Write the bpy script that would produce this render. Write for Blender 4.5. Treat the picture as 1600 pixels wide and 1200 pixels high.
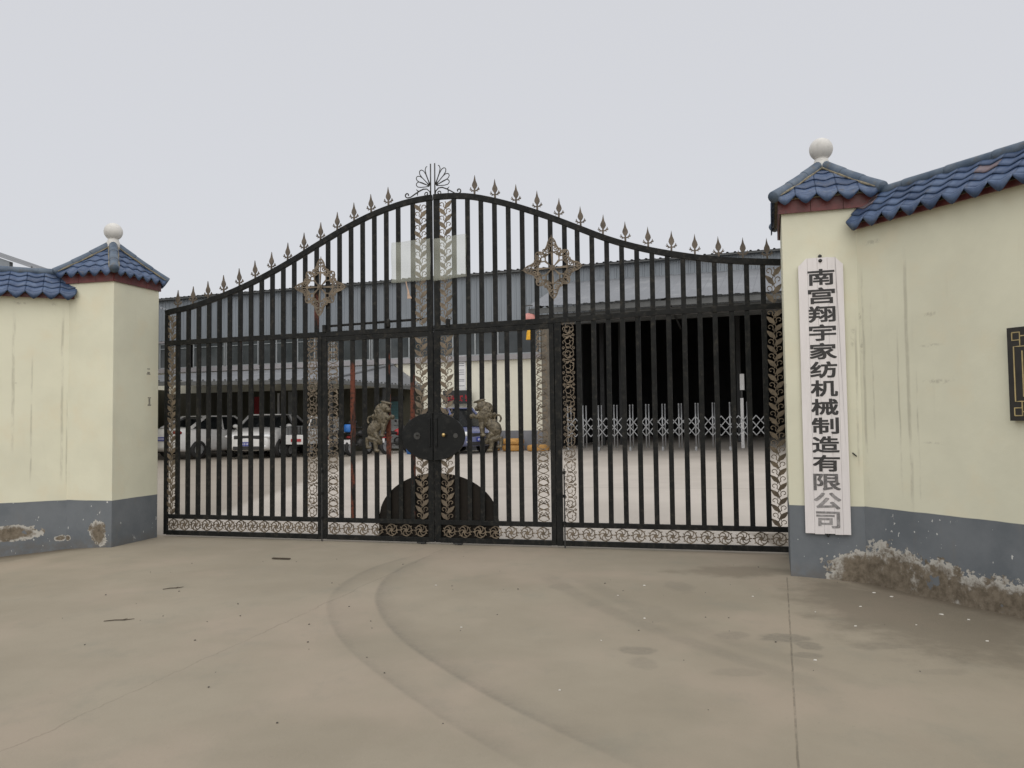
import bpy, bmesh, math, random
from mathutils import Vector, Matrix
random.seed(7)
R = math.radians
scene = bpy.context.scene
for o in list(bpy.data.objects): bpy.data.objects.remove(o)
COL = scene.collection

# ------------------------------------------------------------------ camera
CAM_H, PITCH, ROLL, FPX = 1.55, R(2.54), 0.0122, 1240.0
cd = bpy.data.cameras.new('camera'); cam = bpy.data.objects.new('camera', cd); COL.objects.link(cam)
cd.sensor_fit = 'HORIZONTAL'; cd.sensor_width = 36.0; cd.lens = FPX / 1600 * 36
cd.clip_start = 0.05; cd.clip_end = 2000
_d = Vector((0, math.cos(PITCH), math.sin(PITCH))); _u = Vector((0, -math.sin(PITCH), math.cos(PITCH))); _r = Vector((1, 0, 0))
rr = _r * math.cos(ROLL) - _u * math.sin(ROLL); uu = _r * math.sin(ROLL) + _u * math.cos(ROLL)
cam.matrix_world = Matrix(((rr.x, uu.x, -_d.x, 0), (rr.y, uu.y, -_d.y, 0), (rr.z, uu.z, -_d.z, CAM_H), (0, 0, 0, 1)))
scene.camera = cam
# ------------------------------------------------------------------ sky, sun, exposure
SUN_EL, SUN_AZ = 56.0, 177.0        # azimuth the light comes from, clockwise from +Y
world = bpy.data.worlds.new('World'); scene.world = world; world.use_nodes = True
wn = world.node_tree.nodes; wl = world.node_tree.links
for n in list(wn): wn.remove(n)
wo = wn.new('ShaderNodeOutputWorld'); bg = wn.new('ShaderNodeBackground')
sky = wn.new('ShaderNodeTexSky'); sky.sky_type = 'NISHITA'; sky.sun_disc = False
sky.sun_elevation = R(SUN_EL); sky.sun_rotation = R(SUN_AZ); sky.air_density = 1.0; sky.dust_density = 4.0; sky.ozone_density = 1.0
hs = wn.new('ShaderNodeHueSaturation'); hs.inputs['Saturation'].default_value = 0.75
mx = wn.new('ShaderNodeMix'); mx.data_type = 'RGBA'; mx.inputs[0].default_value = 0.78
mx.inputs[7].default_value = (7.25, 7.27, 7.5, 1)       # even cloud cover over the clear-sky model
wl.new(sky.outputs[0], hs.inputs['Color']); wl.new(hs.outputs[0], mx.inputs[6])
wl.new(mx.outputs[2], bg.inputs[0]); bg.inputs[1].default_value = 0.1
wl.new(bg.outputs[0], wo.inputs[0])
sd = bpy.data.lights.new('sun', 'SUN'); sd.energy = 1.5; sd.angle = R(110); sd.color = (1.0, 0.96, 0.9)
sun = bpy.data.objects.new('sun', sd); COL.objects.link(sun)
az, el = R(SUN_AZ), R(SUN_EL)
sdir = Vector((math.sin(az) * math.cos(el), math.cos(az) * math.cos(el), math.sin(el)))
sun.rotation_euler = sdir.to_track_quat('Z', 'Y').to_euler(); sun.location = sdir * 30
vs = scene.view_settings; vs.view_transform = 'Standard'; vs.look = 'None'; vs.exposure = 0.12; vs.gamma = 1.0; vs.use_curve_mapping = False
scene.cycles.max_bounces = 6; scene.cycles.diffuse_bounces = 3; scene.cycles.glossy_bounces = 3; scene.cycles.transparent_max_bounces = 8

# ------------------------------------------------------------------ node helpers
class S:
    def __init__(s, nt, k): s.nt, s.k = nt, k
    def _m(s, op, *a, clamp=False):
        n = s.nt.nodes.new('ShaderNodeMath'); n.operation = op; n.use_clamp = clamp
        for i, v in enumerate((s,) + a):
            if isinstance(v, S): s.nt.links.new(v.k, n.inputs[i])
            else: n.inputs[i].default_value = v
        return S(s.nt, n.outputs[0])
    def __add__(s, o): return s._m('ADD', o)
    __radd__ = __add__
    def __sub__(s, o): return s._m('SUBTRACT', o)
    def __rsub__(s, o): return (s * -1) + o
    def __mul__(s, o): return s._m('MULTIPLY', o)
    __rmul__ = __mul__
    def abs(s): return s._m('ABSOLUTE')
    def max(s, o): return s._m('MAXIMUM', o)
    def min(s, o): return s._m('MINIMUM', o)
    def sqrt(s): return s._m('SQRT')
    def clamp(s): return s._m('ADD', 0.0, clamp=True)
    def ss(s, a, b):                                      # smooth step from 0 at a to 1 at b
        n = s.nt.nodes.new('ShaderNodeMapRange'); n.interpolation_type = 'SMOOTHSTEP'
        s.nt.links.new(s.k, n.inputs[0])
        if a < b: n.inputs[1].default_value, n.inputs[2].default_value = a, b; n.inputs[3].default_value, n.inputs[4].default_value = 0, 1
        else: n.inputs[1].default_value, n.inputs[2].default_value = b, a; n.inputs[3].default_value, n.inputs[4].default_value = 1, 0
        return S(s.nt, n.outputs[0])

class Mat:
    def __init__(s, name, rough=0.6, metal=0.0, spec=0.5):
        s.m = bpy.data.materials.new(name); s.m.use_nodes = True; s.nt = s.m.node_tree
        s.b = s.nt.nodes['Principled BSDF']
        s.b.inputs['Roughness'].default_value = rough; s.b.inputs['Metallic'].default_value = metal
        s.b.inputs['Specular IOR Level'].default_value = spec
        s._pos = None
    def coord(s, kind):
        if kind == 'World':
            return s.nt.nodes.new('ShaderNodeNewGeometry').outputs['Position']
        return s.nt.nodes.new('ShaderNodeTexCoord').outputs[kind]
    def xyz(s, kind='World'):
        n = s.nt.nodes.new('ShaderNodeSeparateXYZ'); s.nt.links.new(s.coord(kind), n.inputs[0])
        return S(s.nt, n.outputs[0]), S(s.nt, n.outputs[1]), S(s.nt, n.outputs[2])
    def noise(s, scale=5, detail=4, rough=0.55, kind='World', stretch=(1, 1, 1), dist=0.0, off=0.0):
        mp = s.nt.nodes.new('ShaderNodeMapping'); mp.inputs['Scale'].default_value = stretch; mp.inputs['Location'].default_value = (off, off * .7, off * 1.3)
        s.nt.links.new(s.coord(kind), mp.inputs[0])
        n = s.nt.nodes.new('ShaderNodeTexNoise'); n.inputs['Scale'].default_value = scale; n.inputs['Detail'].default_value = detail
        n.inputs['Roughness'].default_value = rough; n.inputs['Distortion'].default_value = dist
        s.nt.links.new(mp.outputs[0], n.inputs['Vector']); return S(s.nt, n.outputs[0])
    def mix(s, a, b, f):
        n = s.nt.nodes.new('ShaderNodeMix'); n.data_type = 'RGBA'
        for i, v in ((6, a), (7, b)):
            if isinstance(v, S): s.nt.links.new(v.k, n.inputs[i])
            else: n.inputs[i].default_value = (*v, 1)
        if isinstance(f, S): s.nt.links.new(f.k, n.inputs[0])
        else: n.inputs[0].default_value = f
        return S(s.nt, n.outputs[2])
    def mul(s, a, f):                                     # colour times a scalar socket
        n = s.nt.nodes.new('ShaderNodeMix'); n.data_type = 'RGBA'; n.blend_type = 'MULTIPLY'; n.inputs[0].default_value = 1
        s.nt.links.new(a.k, n.inputs[6]); s.nt.links.new(f.k, n.inputs[7]); return S(s.nt, n.outputs[2])
    def color(s, c):
        if isinstance(c, S): s.nt.links.new(c.k, s.b.inputs['Base Color'])
        else: s.b.inputs['Base Color'].default_value = (*c, 1)
        return s
    def rough(s, r): s.nt.links.new(r.k, s.b.inputs['Roughness']); return s
    def bump(s, h, strength=0.3, dist=0.01):
        n = s.nt.nodes.new('ShaderNodeBump'); n.inputs['Strength'].default_value = strength; n.inputs['Distance'].default_value = dist
        s.nt.links.new(h.k, n.inputs['Height']); s.nt.links.new(n.outputs[0], s.b.inputs['Normal']); return s

def plain(name, c, rough=0.6, metal=0.0, var=0.18, scale=4.0, bump=0.0, bscale=40, dirt=None, dirt_amt=0.5, spec=0.5, kind='World', stretch=(1, 1, 1)):
    m = Mat(name, rough, metal, spec)
    n = m.noise(scale, 5, .6, kind, stretch)
    lo = tuple(x * (1 - var) for x in c); hi = tuple(min(1, x * (1 + var)) for x in c)
    col = m.mix(lo, hi, n.ss(.3, .7))
    if dirt:
        d = m.noise(scale * 2.3, 6, .65, kind, stretch, off=3.1)
        col = m.mix(col, dirt, d.ss(.5, .72) * dirt_amt)
    m.color(col)
    if bump: m.bump(m.noise(bscale, 4, .6, kind), bump)
    return m.m

# ------------------------------------------------------------------ materials
MT = {}
def iron(name, rust):
    m = Mat(name, .5, 0, .2)
    n = m.noise(6, 5, .6, stretch=(1, 1, .35)); base = m.mix((.005, .006, .006), (.013, .0135, .0125), n.ss(.3, .7))
    dust = m.noise(18, 5, .65, off=5); base = m.mix(base, (.07, .062, .048), dust.ss(.48, .78) * .5)
    r = m.noise(3.2, 5, .6, stretch=(1.2, 1.2, .3), off=2.0)
    base = m.mix(base, (.135, .042, .024), r.ss(*rust) * m.noise(30, 4, .7, off=8).ss(.3, .55))
    m.color(base); m.rough(m.noise(12, 3).ss(.2, .8) * .3 + .4); m.bump(m.noise(60, 4), .15); return m.m
MT['iron'] = iron('black_iron_paint', (.74, .80))
MT['iron_rust'] = iron('rusty_iron_paint', (.53, .60))
MT['bronze'] = plain('bronze_paint', (.17, .135, .095), .5, .35, .3, 9, .2, 80, (.05, .04, .03), .6)
MT['bronze_spear'] = plain('faded_bronze_paint', (.12, .098, .075), .55, .3, .3, 9, .2, 80, (.05, .045, .04), .5)
MT['gunmetal'] = plain('dark_cast_metal', (.05, .05, .047), .5, .3, .3, 9)
MT['lion'] = plain('antiqued_cast_metal', (.125, .106, .072), .45, .35, .5, 30, .3, 90, (.018, .016, .013), .95)
MT['plate'] = plain('black_sheet_metal', (.006, .007, .007), .45, 0, .3, 6, .1, 20, (.022, .022, .02), .7, .25)
MT['dome'] = plain('brown_black_sheet', (.011, .0085, .006), .6, 0, .3, 5, .1, 20, (.022, .017, .012), .6, .2)
MT['brass'] = plain('brass_knob', (.55, .40, .18), .3, .9, .15)
MT['steel'] = plain('galvanised_steel', (.36, .37, .38), .4, .5, .12, 10)
MT['tile'] = None
m = Mat('blue_glazed_tile', .32)
n = m.noise(7, 5, .6); c = m.mix((.036, .066, .140), (.078, .122, .215), n.ss(.3, .7))
oi = m.nt.nodes.new('ShaderNodeObjectInfo'); rnd = S(m.nt, oi.outputs['Random'])
c = m.mix(c, (.024, .048, .105), rnd.ss(.55, 1.0) * .8)
c = m.mix(c, (.17, .20, .25), m.noise(14, 6, .7, off=4).ss(.52, .75) * .55)
c = m.mix(c, (.10, .085, .065), m.noise(9, 6, .7, off=9).ss(.58, .72) * .6)
m.color(c); m.rough(m.noise(11, 4).ss(.2, .8) * .35 + .28); m.bump(m.noise(35, 4), .2); MT['tile'] = m.m
m = Mat('ridge_glazed_tile', .35)
n = m.noise(7, 5, .6); c = m.mix((.05, .08, .125), (.10, .135, .18), n.ss(.3, .7))
c = m.mix(c, (.115, .105, .085), m.noise(10, 6, .7, off=9).ss(.5, .7) * .7)
m.color(c); m.rough(m.noise(11, 4).ss(.2, .8) * .35 + .3); m.bump(m.noise(35, 4), .2); MT['ridge'] = m.m
MT['tile_worn'] = plain('worn_terracotta_glaze', (.15, .115, .125), .5, 0, .3, 9, .2, 40, (.05, .08, .14), .9)
MT['fascia'] = plain('dark_red_tile', (.125, .030, .028), .45, 0, .25, 9, .15, 50, (.06, .03, .03), .5)
MT['mortar'] = plain('yellow_mortar', (.24, .21, .145), .9, 0, .3, 20, .5, 60, (.10, .09, .07), .8)
MT['ball'] = plain('white_ball_plaster', (.62, .61, .58), .7, 0, .08, 6, .2, 60, (.42, .41, .38), .5)
MT['signwhite'] = plain('white_painted_wood', (.76, .725, .72), .55, 0, .03, 3, .15, 30, (.6, .57, .55), .25, stretch=(6, 6, .6))
MT['ink'] = plain('black_lettering', (.035, .033, .033), .6, 0, .3, 20)
MT['ink_mid'] = plain('fading_black_lettering', (.12, .115, .115), .6, 0, .4, 25, 0, 40, (.4, .38, .37), .5)
MT['ink_faded'] = plain('faded_grey_lettering', (.25, .24, .24), .6, 0, .35, 25, 0, 40, (.55, .52, .5), .6)
MT['dark'] = plain('dark_metal', (.03, .03, .03), .5, 0, .3)
MT['gold'] = plain('gold_line_paint', (.50, .40, .20), .45, .4, .2, 10)
MT['plaque'] = plain('black_plaque_paint', (.018, .016, .014), .45, 0, .3, 8)
MT['greyside'] = plain('grey_board_edge', (.16, .165, .17), .7, 0, .15)
MT['clad'] = plain('blue_grey_cladding', (.215, .24, .265), .5, .1, .08, .8, 0, 40, (.16, .175, .19), .5, stretch=(1.5, 1.5, .3))
MT['roofsheet'] = plain('grey_roof_sheet', (.185, .195, .21), .6, .0, .08, .6, 0, 40, (.30, .31, .32), .5)
MT['roofdark'] = plain('dark_roof_sheet', (.10, .105, .105), .6, 0, .2, 2)
MT['cream_far'] = plain('factory_cream_paint', (.76, .74, .62), .8, 0, .05, .7, .1, 30, (.5, .47, .38), .35)
MT['grey_far'] = plain('factory_grey_band', (.20, .21, .23), .8, 0, .12, 1.5)
MT['ledge'] = plain('concrete_ledge', (.30, .29, .30), .8, 0, .1, 2)
MT['winframe'] = plain('aluminium_window_frame', (.30, .32, .33), .4, .3, .1)
MT['pillar_brown'] = plain('brown_concrete_column', (.16, .145, .12), .85, 0, .2, 3)
MT['interior'] = plain('dim_shed_wall', (.018, .018, .019), .9, 0, .3, 1)  # gloom of the deep bay put into a near-black colour
MT['shedsteel'] = plain('dark_shed_steel', (.022, .023, .024), .6, 0, .3, 2)
m = Mat('window_glass', .12); m.color(m.mix((.035, .042, .045), (.075, .085, .09), m.noise(.9, 3).ss(.3, .7))); MT['glass'] = m.m
m = Mat('car_glass', .08); m.color((.012, .014, .015)); MT['carglass'] = m.m
m = Mat('car_white', .25); m.color(m.mix((.66, .66, .65), (.74, .74, .73), m.noise(2).ss(.3, .7))); m.b.inputs['Coat Weight'].default_value = .6; MT['carwhite'] = m.m
m = Mat('car_blue', .3); m.color(m.mix((.10, .12, .24), (.15, .17, .30), m.noise(2).ss(.3, .7))); m.b.inputs['Coat Weight'].default_value = .5; MT['carblue'] = m.m
MT['lampred'] = plain('red_lamp_lens', (.22, .012, .012), .2, 0, .1)
m = Mat('headlamp', .1); m.color((.75, .77, .78)); MT['lampclear'] = m.m
MT['tyre'] = plain('black_tyre_rubber', (.018, .018, .018), .8, 0, .2)
MT['plateblue'] = plain('number_plate_blue', (.02, .035, .26), .4, 0, .05)
MT['platewhite'] = plain('number_plate_white', (.75, .75, .78), .4, 0, .05)
MT['red'] = plain('red_paint', (.36, .025, .03), .5, 0, .2)
MT['blueplastic'] = plain('blue_plastic', (.02, .13, .42), .4, 0, .15)
MT['teal'] = plain('teal_metal', (.05, .12, .13), .5, 0, .2)
MT['grey'] = plain('grey_paint', (.30, .31, .31), .5, 0, .15)
MT['yellowtyre'] = plain('yellow_painted_tyre', (.50, .27, .075), .7, 0, .2, 6, .2, 40, (.3, .2, .1), .5)
MT['yellow'] = plain('yellow_tassel', (.75, .42, .03), .7, 0, .15, 20)
MT['lantern'] = plain('faded_red_lantern', (.62, .28, .25), .6, 0, .1, 5)
MT['blackplastic'] = plain('black_plastic', (.02, .02, .021), .45, 0, .2)
MT['paper'] = plain('white_notice', (.72, .72, .72), .7, 0, .05, 5)
MT['papergrey'] = plain('notice_print', (.30, .31, .33), .7, 0, .1)
MT['scrap'] = plain('pale_flake', (.62, .60, .55), .8, 0, .15, 20)
MT['twig'] = plain('dry_twig', (.06, .045, .03), .9, 0, .2, 20)
MT['tag'] = plain('orange_cloth', (.50, .36, .27), .8, 0, .15, 20)
m = Mat('led_text', .5); m.color((.05, .0, .0)); m.b.inputs['Emission Color'].default_value = (1, .03, .06, 1); m.b.inputs['Emission Strength'].default_value = .22; MT['led'] = m.m
m = Mat('cloudy_plastic_film', .35)
m.color((.52, .54, .46)); m.b.inputs['Alpha'].default_value = .24; MT['film'] = m.m

def wall_mat(name, band, cream, blobs, streaks, seed=0.0, smears=()):
    """painted masonry in the wall's own axes: x along the wall, z up; blobs = peeled plaster (x, z, rx, rz)"""
    m = Mat(name, .85, 0, .3)
    x, y, z = m.xyz('Object')
    big = m.noise(1.1, 4, .6, off=seed); fine = m.noise(14, 6, .65, off=seed + 2)
    c = m.mix(tuple(v * .90 for v in cream), cream, big.ss(.3, .7))
    c = m.mix(c, tuple(v * w for v, w in zip(cream, (.97, .90, .84))), m.noise(2.2, 4, .6, off=seed + 6).ss(.5, .75) * .5)
    vert = m.noise(5, 5, .7, stretch=(1.6, 1.6, .12), off=seed + 4)
    c = m.mix(c, (.30, .275, .22), vert.ss(.60, .85) * .16)
    stain = None
    for (sx, z0, z1, w) in streaks:
        wob = (m.noise(3, 3, .6, stretch=(1, 1, .4), off=seed + sx * 3) - .5) * .04; w *= .5
        s = ((x - sx + wob).abs()).ss(w, w * .25) * z.ss(z0 - .15, z0 + .15) * z.ss(z1 + .1, z1 - .2) * m.noise(9, 5, .7, stretch=(1, 1, .25), off=sx).ss(.35, .6)
        stain = s if stain is None else stain.max(s)
    for (sx, sz, w, h) in smears:
        q = ((x - sx) * (1 / w)); p = ((z - sz) * (1 / h)); e = (q * q + p * p).sqrt() + (fine - .5) * 1.6
        s = e.ss(1.0, .2) * m.noise(22, 5, .7, off=sx).ss(.42, .6); stain = s if stain is None else stain.max(s)
    if stain is not None: c = m.mix(c, (.20, .175, .135), stain * .34)
    edge = z + (m.noise(3, 2, .5, off=seed) - .5) * .012
    g = m.mix((.132, .148, .163), (.172, .188, .203), m.noise(2.5, 5, .6, off=seed + 1).ss(.3, .7))
    g = m.mix(g, (.18, .175, .165), m.noise(5, 5, .7, stretch=(1, 1, .3), off=seed + 7).ss(.56, .78) * .5)
    g = m.mix(g, (.60, .60, .58), m.noise(26, 3, .5, stretch=(1, 1, .55), off=seed + 8).ss(.70, .72))
    g = m.mix(g, (.14, .12, .095), z.ss(.16, .0) * .45 * fine.ss(.3, .6))
    c = m.mix(c, g, edge.ss(band + .003, band - .003))
    v = None
    for (bx, bz, rx, rz) in blobs:
        q = (x - bx) * (1 / rx); p = (z - bz) * (1 / rz); e = 1.0 - (q * q + p * p).sqrt()
        v = e if v is None else v.max(e)
    hgt = fine * .5
    if v is not None:
        v = v + (m.noise(5.5, 6, .62, off=seed + 3) - .5) * 1.25 + (m.noise(24, 5, .7, off=seed + 14) - .5) * .75
        plaster = m.mix((.105, .085, .060), (.215, .18, .135), m.noise(16, 7, .7, off=seed + 5).ss(.3, .7))
        plaster = m.mix(plaster, (.42, .40, .36), m.noise(30, 5, .7, off=seed + 9).ss(.62, .72) * .5)
        rim = v.ss(.0, .03) * v.ss(.48, .10) * m.noise(7, 5, .7, off=seed + 11).ss(.40, .52)
        left = m.noise(4.2, 4, .6, off=seed + 12).ss(.62, .64)
        pc = m.mix(plaster, (.47, .455, .415), rim)
        pc = m.mix(pc, g, left * v.ss(.30, .40))
        pm = v.ss(.0, .02)
        c = m.mix(c, pc, pm)
        hgt = hgt - pm * .8 + rim * .5
    m.color(c); m.bump(hgt, .35, .012)
    return m.m
# ------------------------------------------------------------------ mesh helpers
class MB:
    def __init__(s): s.v, s.f = [], []
    def box(s, c, d, M=None):
        b = len(s.v); hx, hy, hz = d[0] / 2, d[1] / 2, d[2] / 2
        for sx, sy, sz in ((-1,-1,-1),(1,-1,-1),(1,1,-1),(-1,1,-1),(-1,-1,1),(1,-1,1),(1,1,1),(-1,1,1)):
            p = Vector((sx * hx, sy * hy, sz * hz))
            if M is not None: p = M @ p
            s.v.append(tuple(p + Vector(c)))
        s.f += [tuple(b + i for i in q) for q in ((0,3,2,1),(4,5,6,7),(0,1,5,4),(1,2,6,5),(2,3,7,6),(3,0,4,7))]; return s
    def beam(s, a, b, w, h, up=(0, 0, 1)):
        a, b = Vector(a), Vector(b); x = (b - a).normalized(); u = Vector(up); y = u.cross(x)
        if y.length < 1e-4: y = Vector((0, 1, 0)).cross(x)
        y.normalize(); z = x.cross(y)
        return s.box((a + b) / 2, ((b - a).length, w, h), Matrix((x, y, z)).transposed())
    def tube(s, pts, r, n=6, cap=True):
        pts = [Vector(p) for p in pts]; b0 = len(s.v); k = len(pts)
        rs = r if isinstance(r, (list, tuple)) else [r] * k
        t0 = (pts[1] - pts[0]).normalized(); ref = Vector((0, 0, 1)) if abs(t0.z) < .9 else Vector((0, 1, 0))
        for i, p in enumerate(pts):
            t = (pts[min(i + 1, k - 1)] - pts[max(i - 1, 0)]).normalized()
            x = ref - t * ref.dot(t)
            if x.length < 1e-5: x = Vector((1, 0, 0))
            x.normalize(); ref = x; y = t.cross(x)
            for j in range(n):
                a = 2 * math.pi * j / n; s.v.append(tuple(p + (x * math.cos(a) + y * math.sin(a)) * rs[i]))
        for i in range(k - 1):
            for j in range(n):
                j2 = (j + 1) % n; s.f.append((b0 + i*n + j, b0 + i*n + j2, b0 + (i+1)*n + j2, b0 + (i+1)*n + j))
        if cap:
            s.f.append(tuple(b0 + j for j in reversed(range(n)))); s.f.append(tuple(b0 + (k-1)*n + j for j in range(n)))
        return s
    def strip(s, pts, w, t, y=0.0):
        """flat ribbon following 2D points in the x/z plane, w wide, t thick about y"""
        P = [Vector((p[0], p[1])) for p in pts]; k = len(P); b = len(s.v)
        ws = w if isinstance(w, (list, tuple)) else [w] * k
        for i, p in enumerate(P):
            d = (P[min(i+1, k-1)] - P[max(i-1, 0)]); d = d.normalized() if d.length > 1e-7 else Vector((1, 0))
            n = Vector((-d.y, d.x)) * ws[i] / 2
            for q, yy in ((p + n, y - t/2), (p - n, y - t/2), (p - n, y + t/2), (p + n, y + t/2)): s.v.append((q.x, yy, q.y))
        for i in range(k - 1):
            a, c = b + i*4, b + i*4 + 4
            for j in range(4): j2 = (j+1) % 4; s.f.append((a+j, a+j2, c+j2, c+j))
        s.f.append((b+3, b+2, b+1, b)); e = b + (k-1)*4; s.f.append((e, e+1, e+2, e+3)); return s
    def poly(s, pts, y0, y1):
        """polygon in x/z extruded from y0 to y1"""
        b = len(s.v); n = len(pts)
        for yy in (y0, y1):
            for p in pts: s.v.append((p[0], yy, p[1]))
        s.f.append(tuple(b + i for i in range(n))); s.f.append(tuple(b + n + i for i in reversed(range(n))))
        for i in range(n): j = (i+1) % n; s.f.append((b+j, b+i, b+n+i, b+n+j))
        return s
    def lathe(s, prof, n=20, c=(0, 0, 0)):
        b = len(s.v); k = len(prof)
        for r, z in prof:
            for j in range(n):
                a = 2*math.pi*j/n; s.v.append((c[0] + r*math.cos(a), c[1] + r*math.sin(a), c[2] + z))
        for i in range(k-1):
            for j in range(n):
                j2 = (j+1) % n; s.f.append((b+i*n+j, b+i*n+j2, b+(i+1)*n+j2, b+(i+1)*n+j))
        s.f.append(tuple(b+j for j in reversed(range(n)))); s.f.append(tuple(b+(k-1)*n+j for j in range(n))); return s
    def ell(s, c, r, n=10, m=7, M=None):
        b = len(s.v)
        for i in range(m + 1):
            th = math.pi * i / m
            for j in range(n):
                ph = 2*math.pi*j/n; p = Vector((r[0]*math.sin(th)*math.cos(ph), r[1]*math.sin(th)*math.sin(ph), r[2]*math.cos(th)))
                if M is not None: p = M @ p
                s.v.append(tuple(p + Vector(c)))
        for i in range(m):
            for j in range(n):
                j2 = (j+1) % n; s.f.append((b+i*n+j, b+(i+1)*n+j, b+(i+1)*n+j2, b+i*n+j2))
        return s
    def mesh(s, name, mat, smooth=False):
        me = bpy.data.meshes.new(name); me.from_pydata(s.v, [], s.f); me.update()
        if mat: me.materials.append(MT[mat] if isinstance(mat, str) else mat)
        if smooth:
            for p in me.polygons: p.use_smooth = True
        return me
    def build(s, name, mat, parent=None, smooth=False, loc=(0, 0, 0), bevel=0):
        return link(name, s.mesh(name, mat, smooth), parent, loc, bevel=bevel)

def link(name, me, parent=None, loc=(0, 0, 0), rz=0.0, bevel=0, rot=None, scale=None):
    o = bpy.data.objects.new(name, me); COL.objects.link(o); o.parent = parent; o.location = loc
    o.rotation_euler = rot if rot else (0, 0, rz)
    if scale: o.scale = scale
    if bevel:
        b = o.modifiers.new('bevel', 'BEVEL'); b.width = bevel; b.segments = 2; b.limit_method = 'ANGLE'
    return o
def tag(o, label, cat, group=None):
    o['label'] = label; o['category'] = cat
    if group: o['group'] = group
    return o
def thing(name, label, cat, loc=(0, 0, 0), rz=0.0, group=None):
    o = bpy.data.objects.new(name, None); COL.objects.link(o); o.location = loc; o.rotation_euler = (0, 0, rz); o.empty_display_size = .2
    return tag(o, label, cat, group)
def structure(o): o['kind'] = 'structure'; return o
def arc(cx, cz, r, a0, a1, n=12, r1=None):
    r1 = r if r1 is None else r1
    return [(cx + (r + (r1-r)*i/n)*math.cos(R(a0 + (a1-a0)*i/n)), cz + (r + (r1-r)*i/n)*math.sin(R(a0 + (a1-a0)*i/n))) for i in range(n+1)]
def smooth01(a, b, x):
    t = max(0, min(1, (x-a)/(b-a))); return t*t*(3-2*t)

# ------------------------------------------------------------------ ground
GATE_A, GATE_B = Vector((-4.81, 11.0, 0)), Vector((3.05, 8.975, 0))
def gz(x, y):
    line = 11.0 - (x + 4.81) * .2576                     # the gate line: the yard behind it climbs gently
    t = max(0, y - line - .3) / 17.6
    xx = max(-22, min(16, x))
    z = min(t, 1.35) * (.372 + .0085 * xx) if t > 0 else 0
    if y < line:
        z -= .085 * smooth01(-4.9, -6.6, x) * 1 + .04 * smooth01(2.7, 3.5, x)
    return z
xs = sorted(set([round(-8 + i*.25, 3) for i in range(65)] + [-600,-300,-150,-80,-50,-40,-32,-26,-22,-18,-16,-14,-12,-10,-9, 9,10,12,14,16,18,22,30,40,60,120,300,600]))
ys = sorted(set([round(1 + i*.25, 3) for i in range(49)] + [-300,-100,-40,-20,-10,-5,-2,0, 14,15,16,18,20,22,24,26,28,30,32,35,40,50,70,120,300,800]))
vv = [(x, y, gz(x, y)) for y in ys for x in xs]; nx = len(xs)
ff = [(j*nx+i, j*nx+i+1, (j+1)*nx+i+1, (j+1)*nx+i) for j in range(len(ys)-1) for i in range(nx-1)]
m = Mat('worn_concrete', .9, 0, .25)
x, y, z = m.xyz()
c = m.mix((.260, .229, .175), (.312, .276, .214), m.noise(.55, 5, .6).ss(.3, .7))
c = m.mix(c, (.340, .286, .225), m.noise(.9, 3, .5, off=4).ss(.45, .7) * .7)
c = m.mix(c, (.222, .212, .170), m.noise(2.4, 6, .65, stretch=(1, .75, 1), off=8).ss(.5, .75) * .4)
c = m.mix(c, (.40, .36, .30), m.noise(55, 5, .75, off=1).ss(.58, .8) * .35)
c = m.mix(c, (.17, .15, .12), m.noise(38, 5, .75, off=6).ss(.60, .78) * .45)
yard = (y + x * .2576 - 9.76).ss(.0, .25)
c = m.mix(c, m.mix((.43, .395, .35), (.50, .46, .41), m.noise(.5, 5, .6, off=61).ss(.3, .7)), yard)
wob = (m.noise(.9, 3, .5, off=2) - .5) * .10
dark = None
def add(s):
    global dark
    dark = s if dark is None else dark.max(s)
front = y.ss(9.6, 8.6) * y.ss(3.2, 4.2)
brk = m.noise(1.6, 4, .6, off=12).ss(.25, .6)
f1 = ((y * .0099 - .0717) * y - .5893) * y + 2.6814
f2 = ((y * .0053 + .0067) * y - 1.0442) * y + 4.0069
for f, a in ((f1, .72), (f2, .95)):
    d = x - f + wob * .35 + .06; add(d.ss(-.025, .02) * (d.ss(.30, .0) * .55 + d.ss(.09, .0) * .45) * a * (brk * .5 + .5) * front)
f3 = (y * .0714 - 1.3332) * y + 6.4065
for off, a in ((0, .5), (.30, .35)):
    d = (x - f3 - off + wob).abs(); add(d.ss(.14, .04) * a * brk * y.ss(8.2, 7.4) * y.ss(4.3, 5.2))
fn = m.noise(5, 5, .6, off=21) - .5
for (sx, sy, rx, ry, a) in ((.43,7.39,.13,.20,.5),(1.51,7.33,.16,.30,.45),(.81,5.36,.13,.10,.75),(.80,5.08,.11,.16,.45),(1.54,5.70,.16,.13,.6),(1.86,5.62,.20,.13,.95),(1.98,5.42,.09,.12,.85),(1.88,5.21,.12,.09,.8),(2.45,5.40,.24,.10,.55),(1.34,4.89,.18,.10,.4),(2.55,4.85,.2,.08,.35),(1.1,6.35,.2,.3,.3)):
    q = (x - sx) * (1/rx); p = (y - sy) * (1/ry); e = (q*q + p*p).sqrt() + fn * 1.5
    add(e.ss(1.05, .6) * a)
c = m.mix(c, (.128, .118, .098), dark * (m.noise(26, 6, .75, off=51).ss(.2, .75) * .35 + .25))
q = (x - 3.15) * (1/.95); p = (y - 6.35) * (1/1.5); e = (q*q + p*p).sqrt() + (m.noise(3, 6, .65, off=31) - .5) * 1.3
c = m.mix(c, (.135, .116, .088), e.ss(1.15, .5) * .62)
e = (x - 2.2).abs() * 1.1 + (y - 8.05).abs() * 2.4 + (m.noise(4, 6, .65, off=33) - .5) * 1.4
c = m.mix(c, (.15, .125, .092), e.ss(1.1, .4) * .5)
e = (x + 5.7) * .8 + (y - 10.1) * -.9 + (m.noise(4, 6, .65, off=35) - .5) * .9
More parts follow.
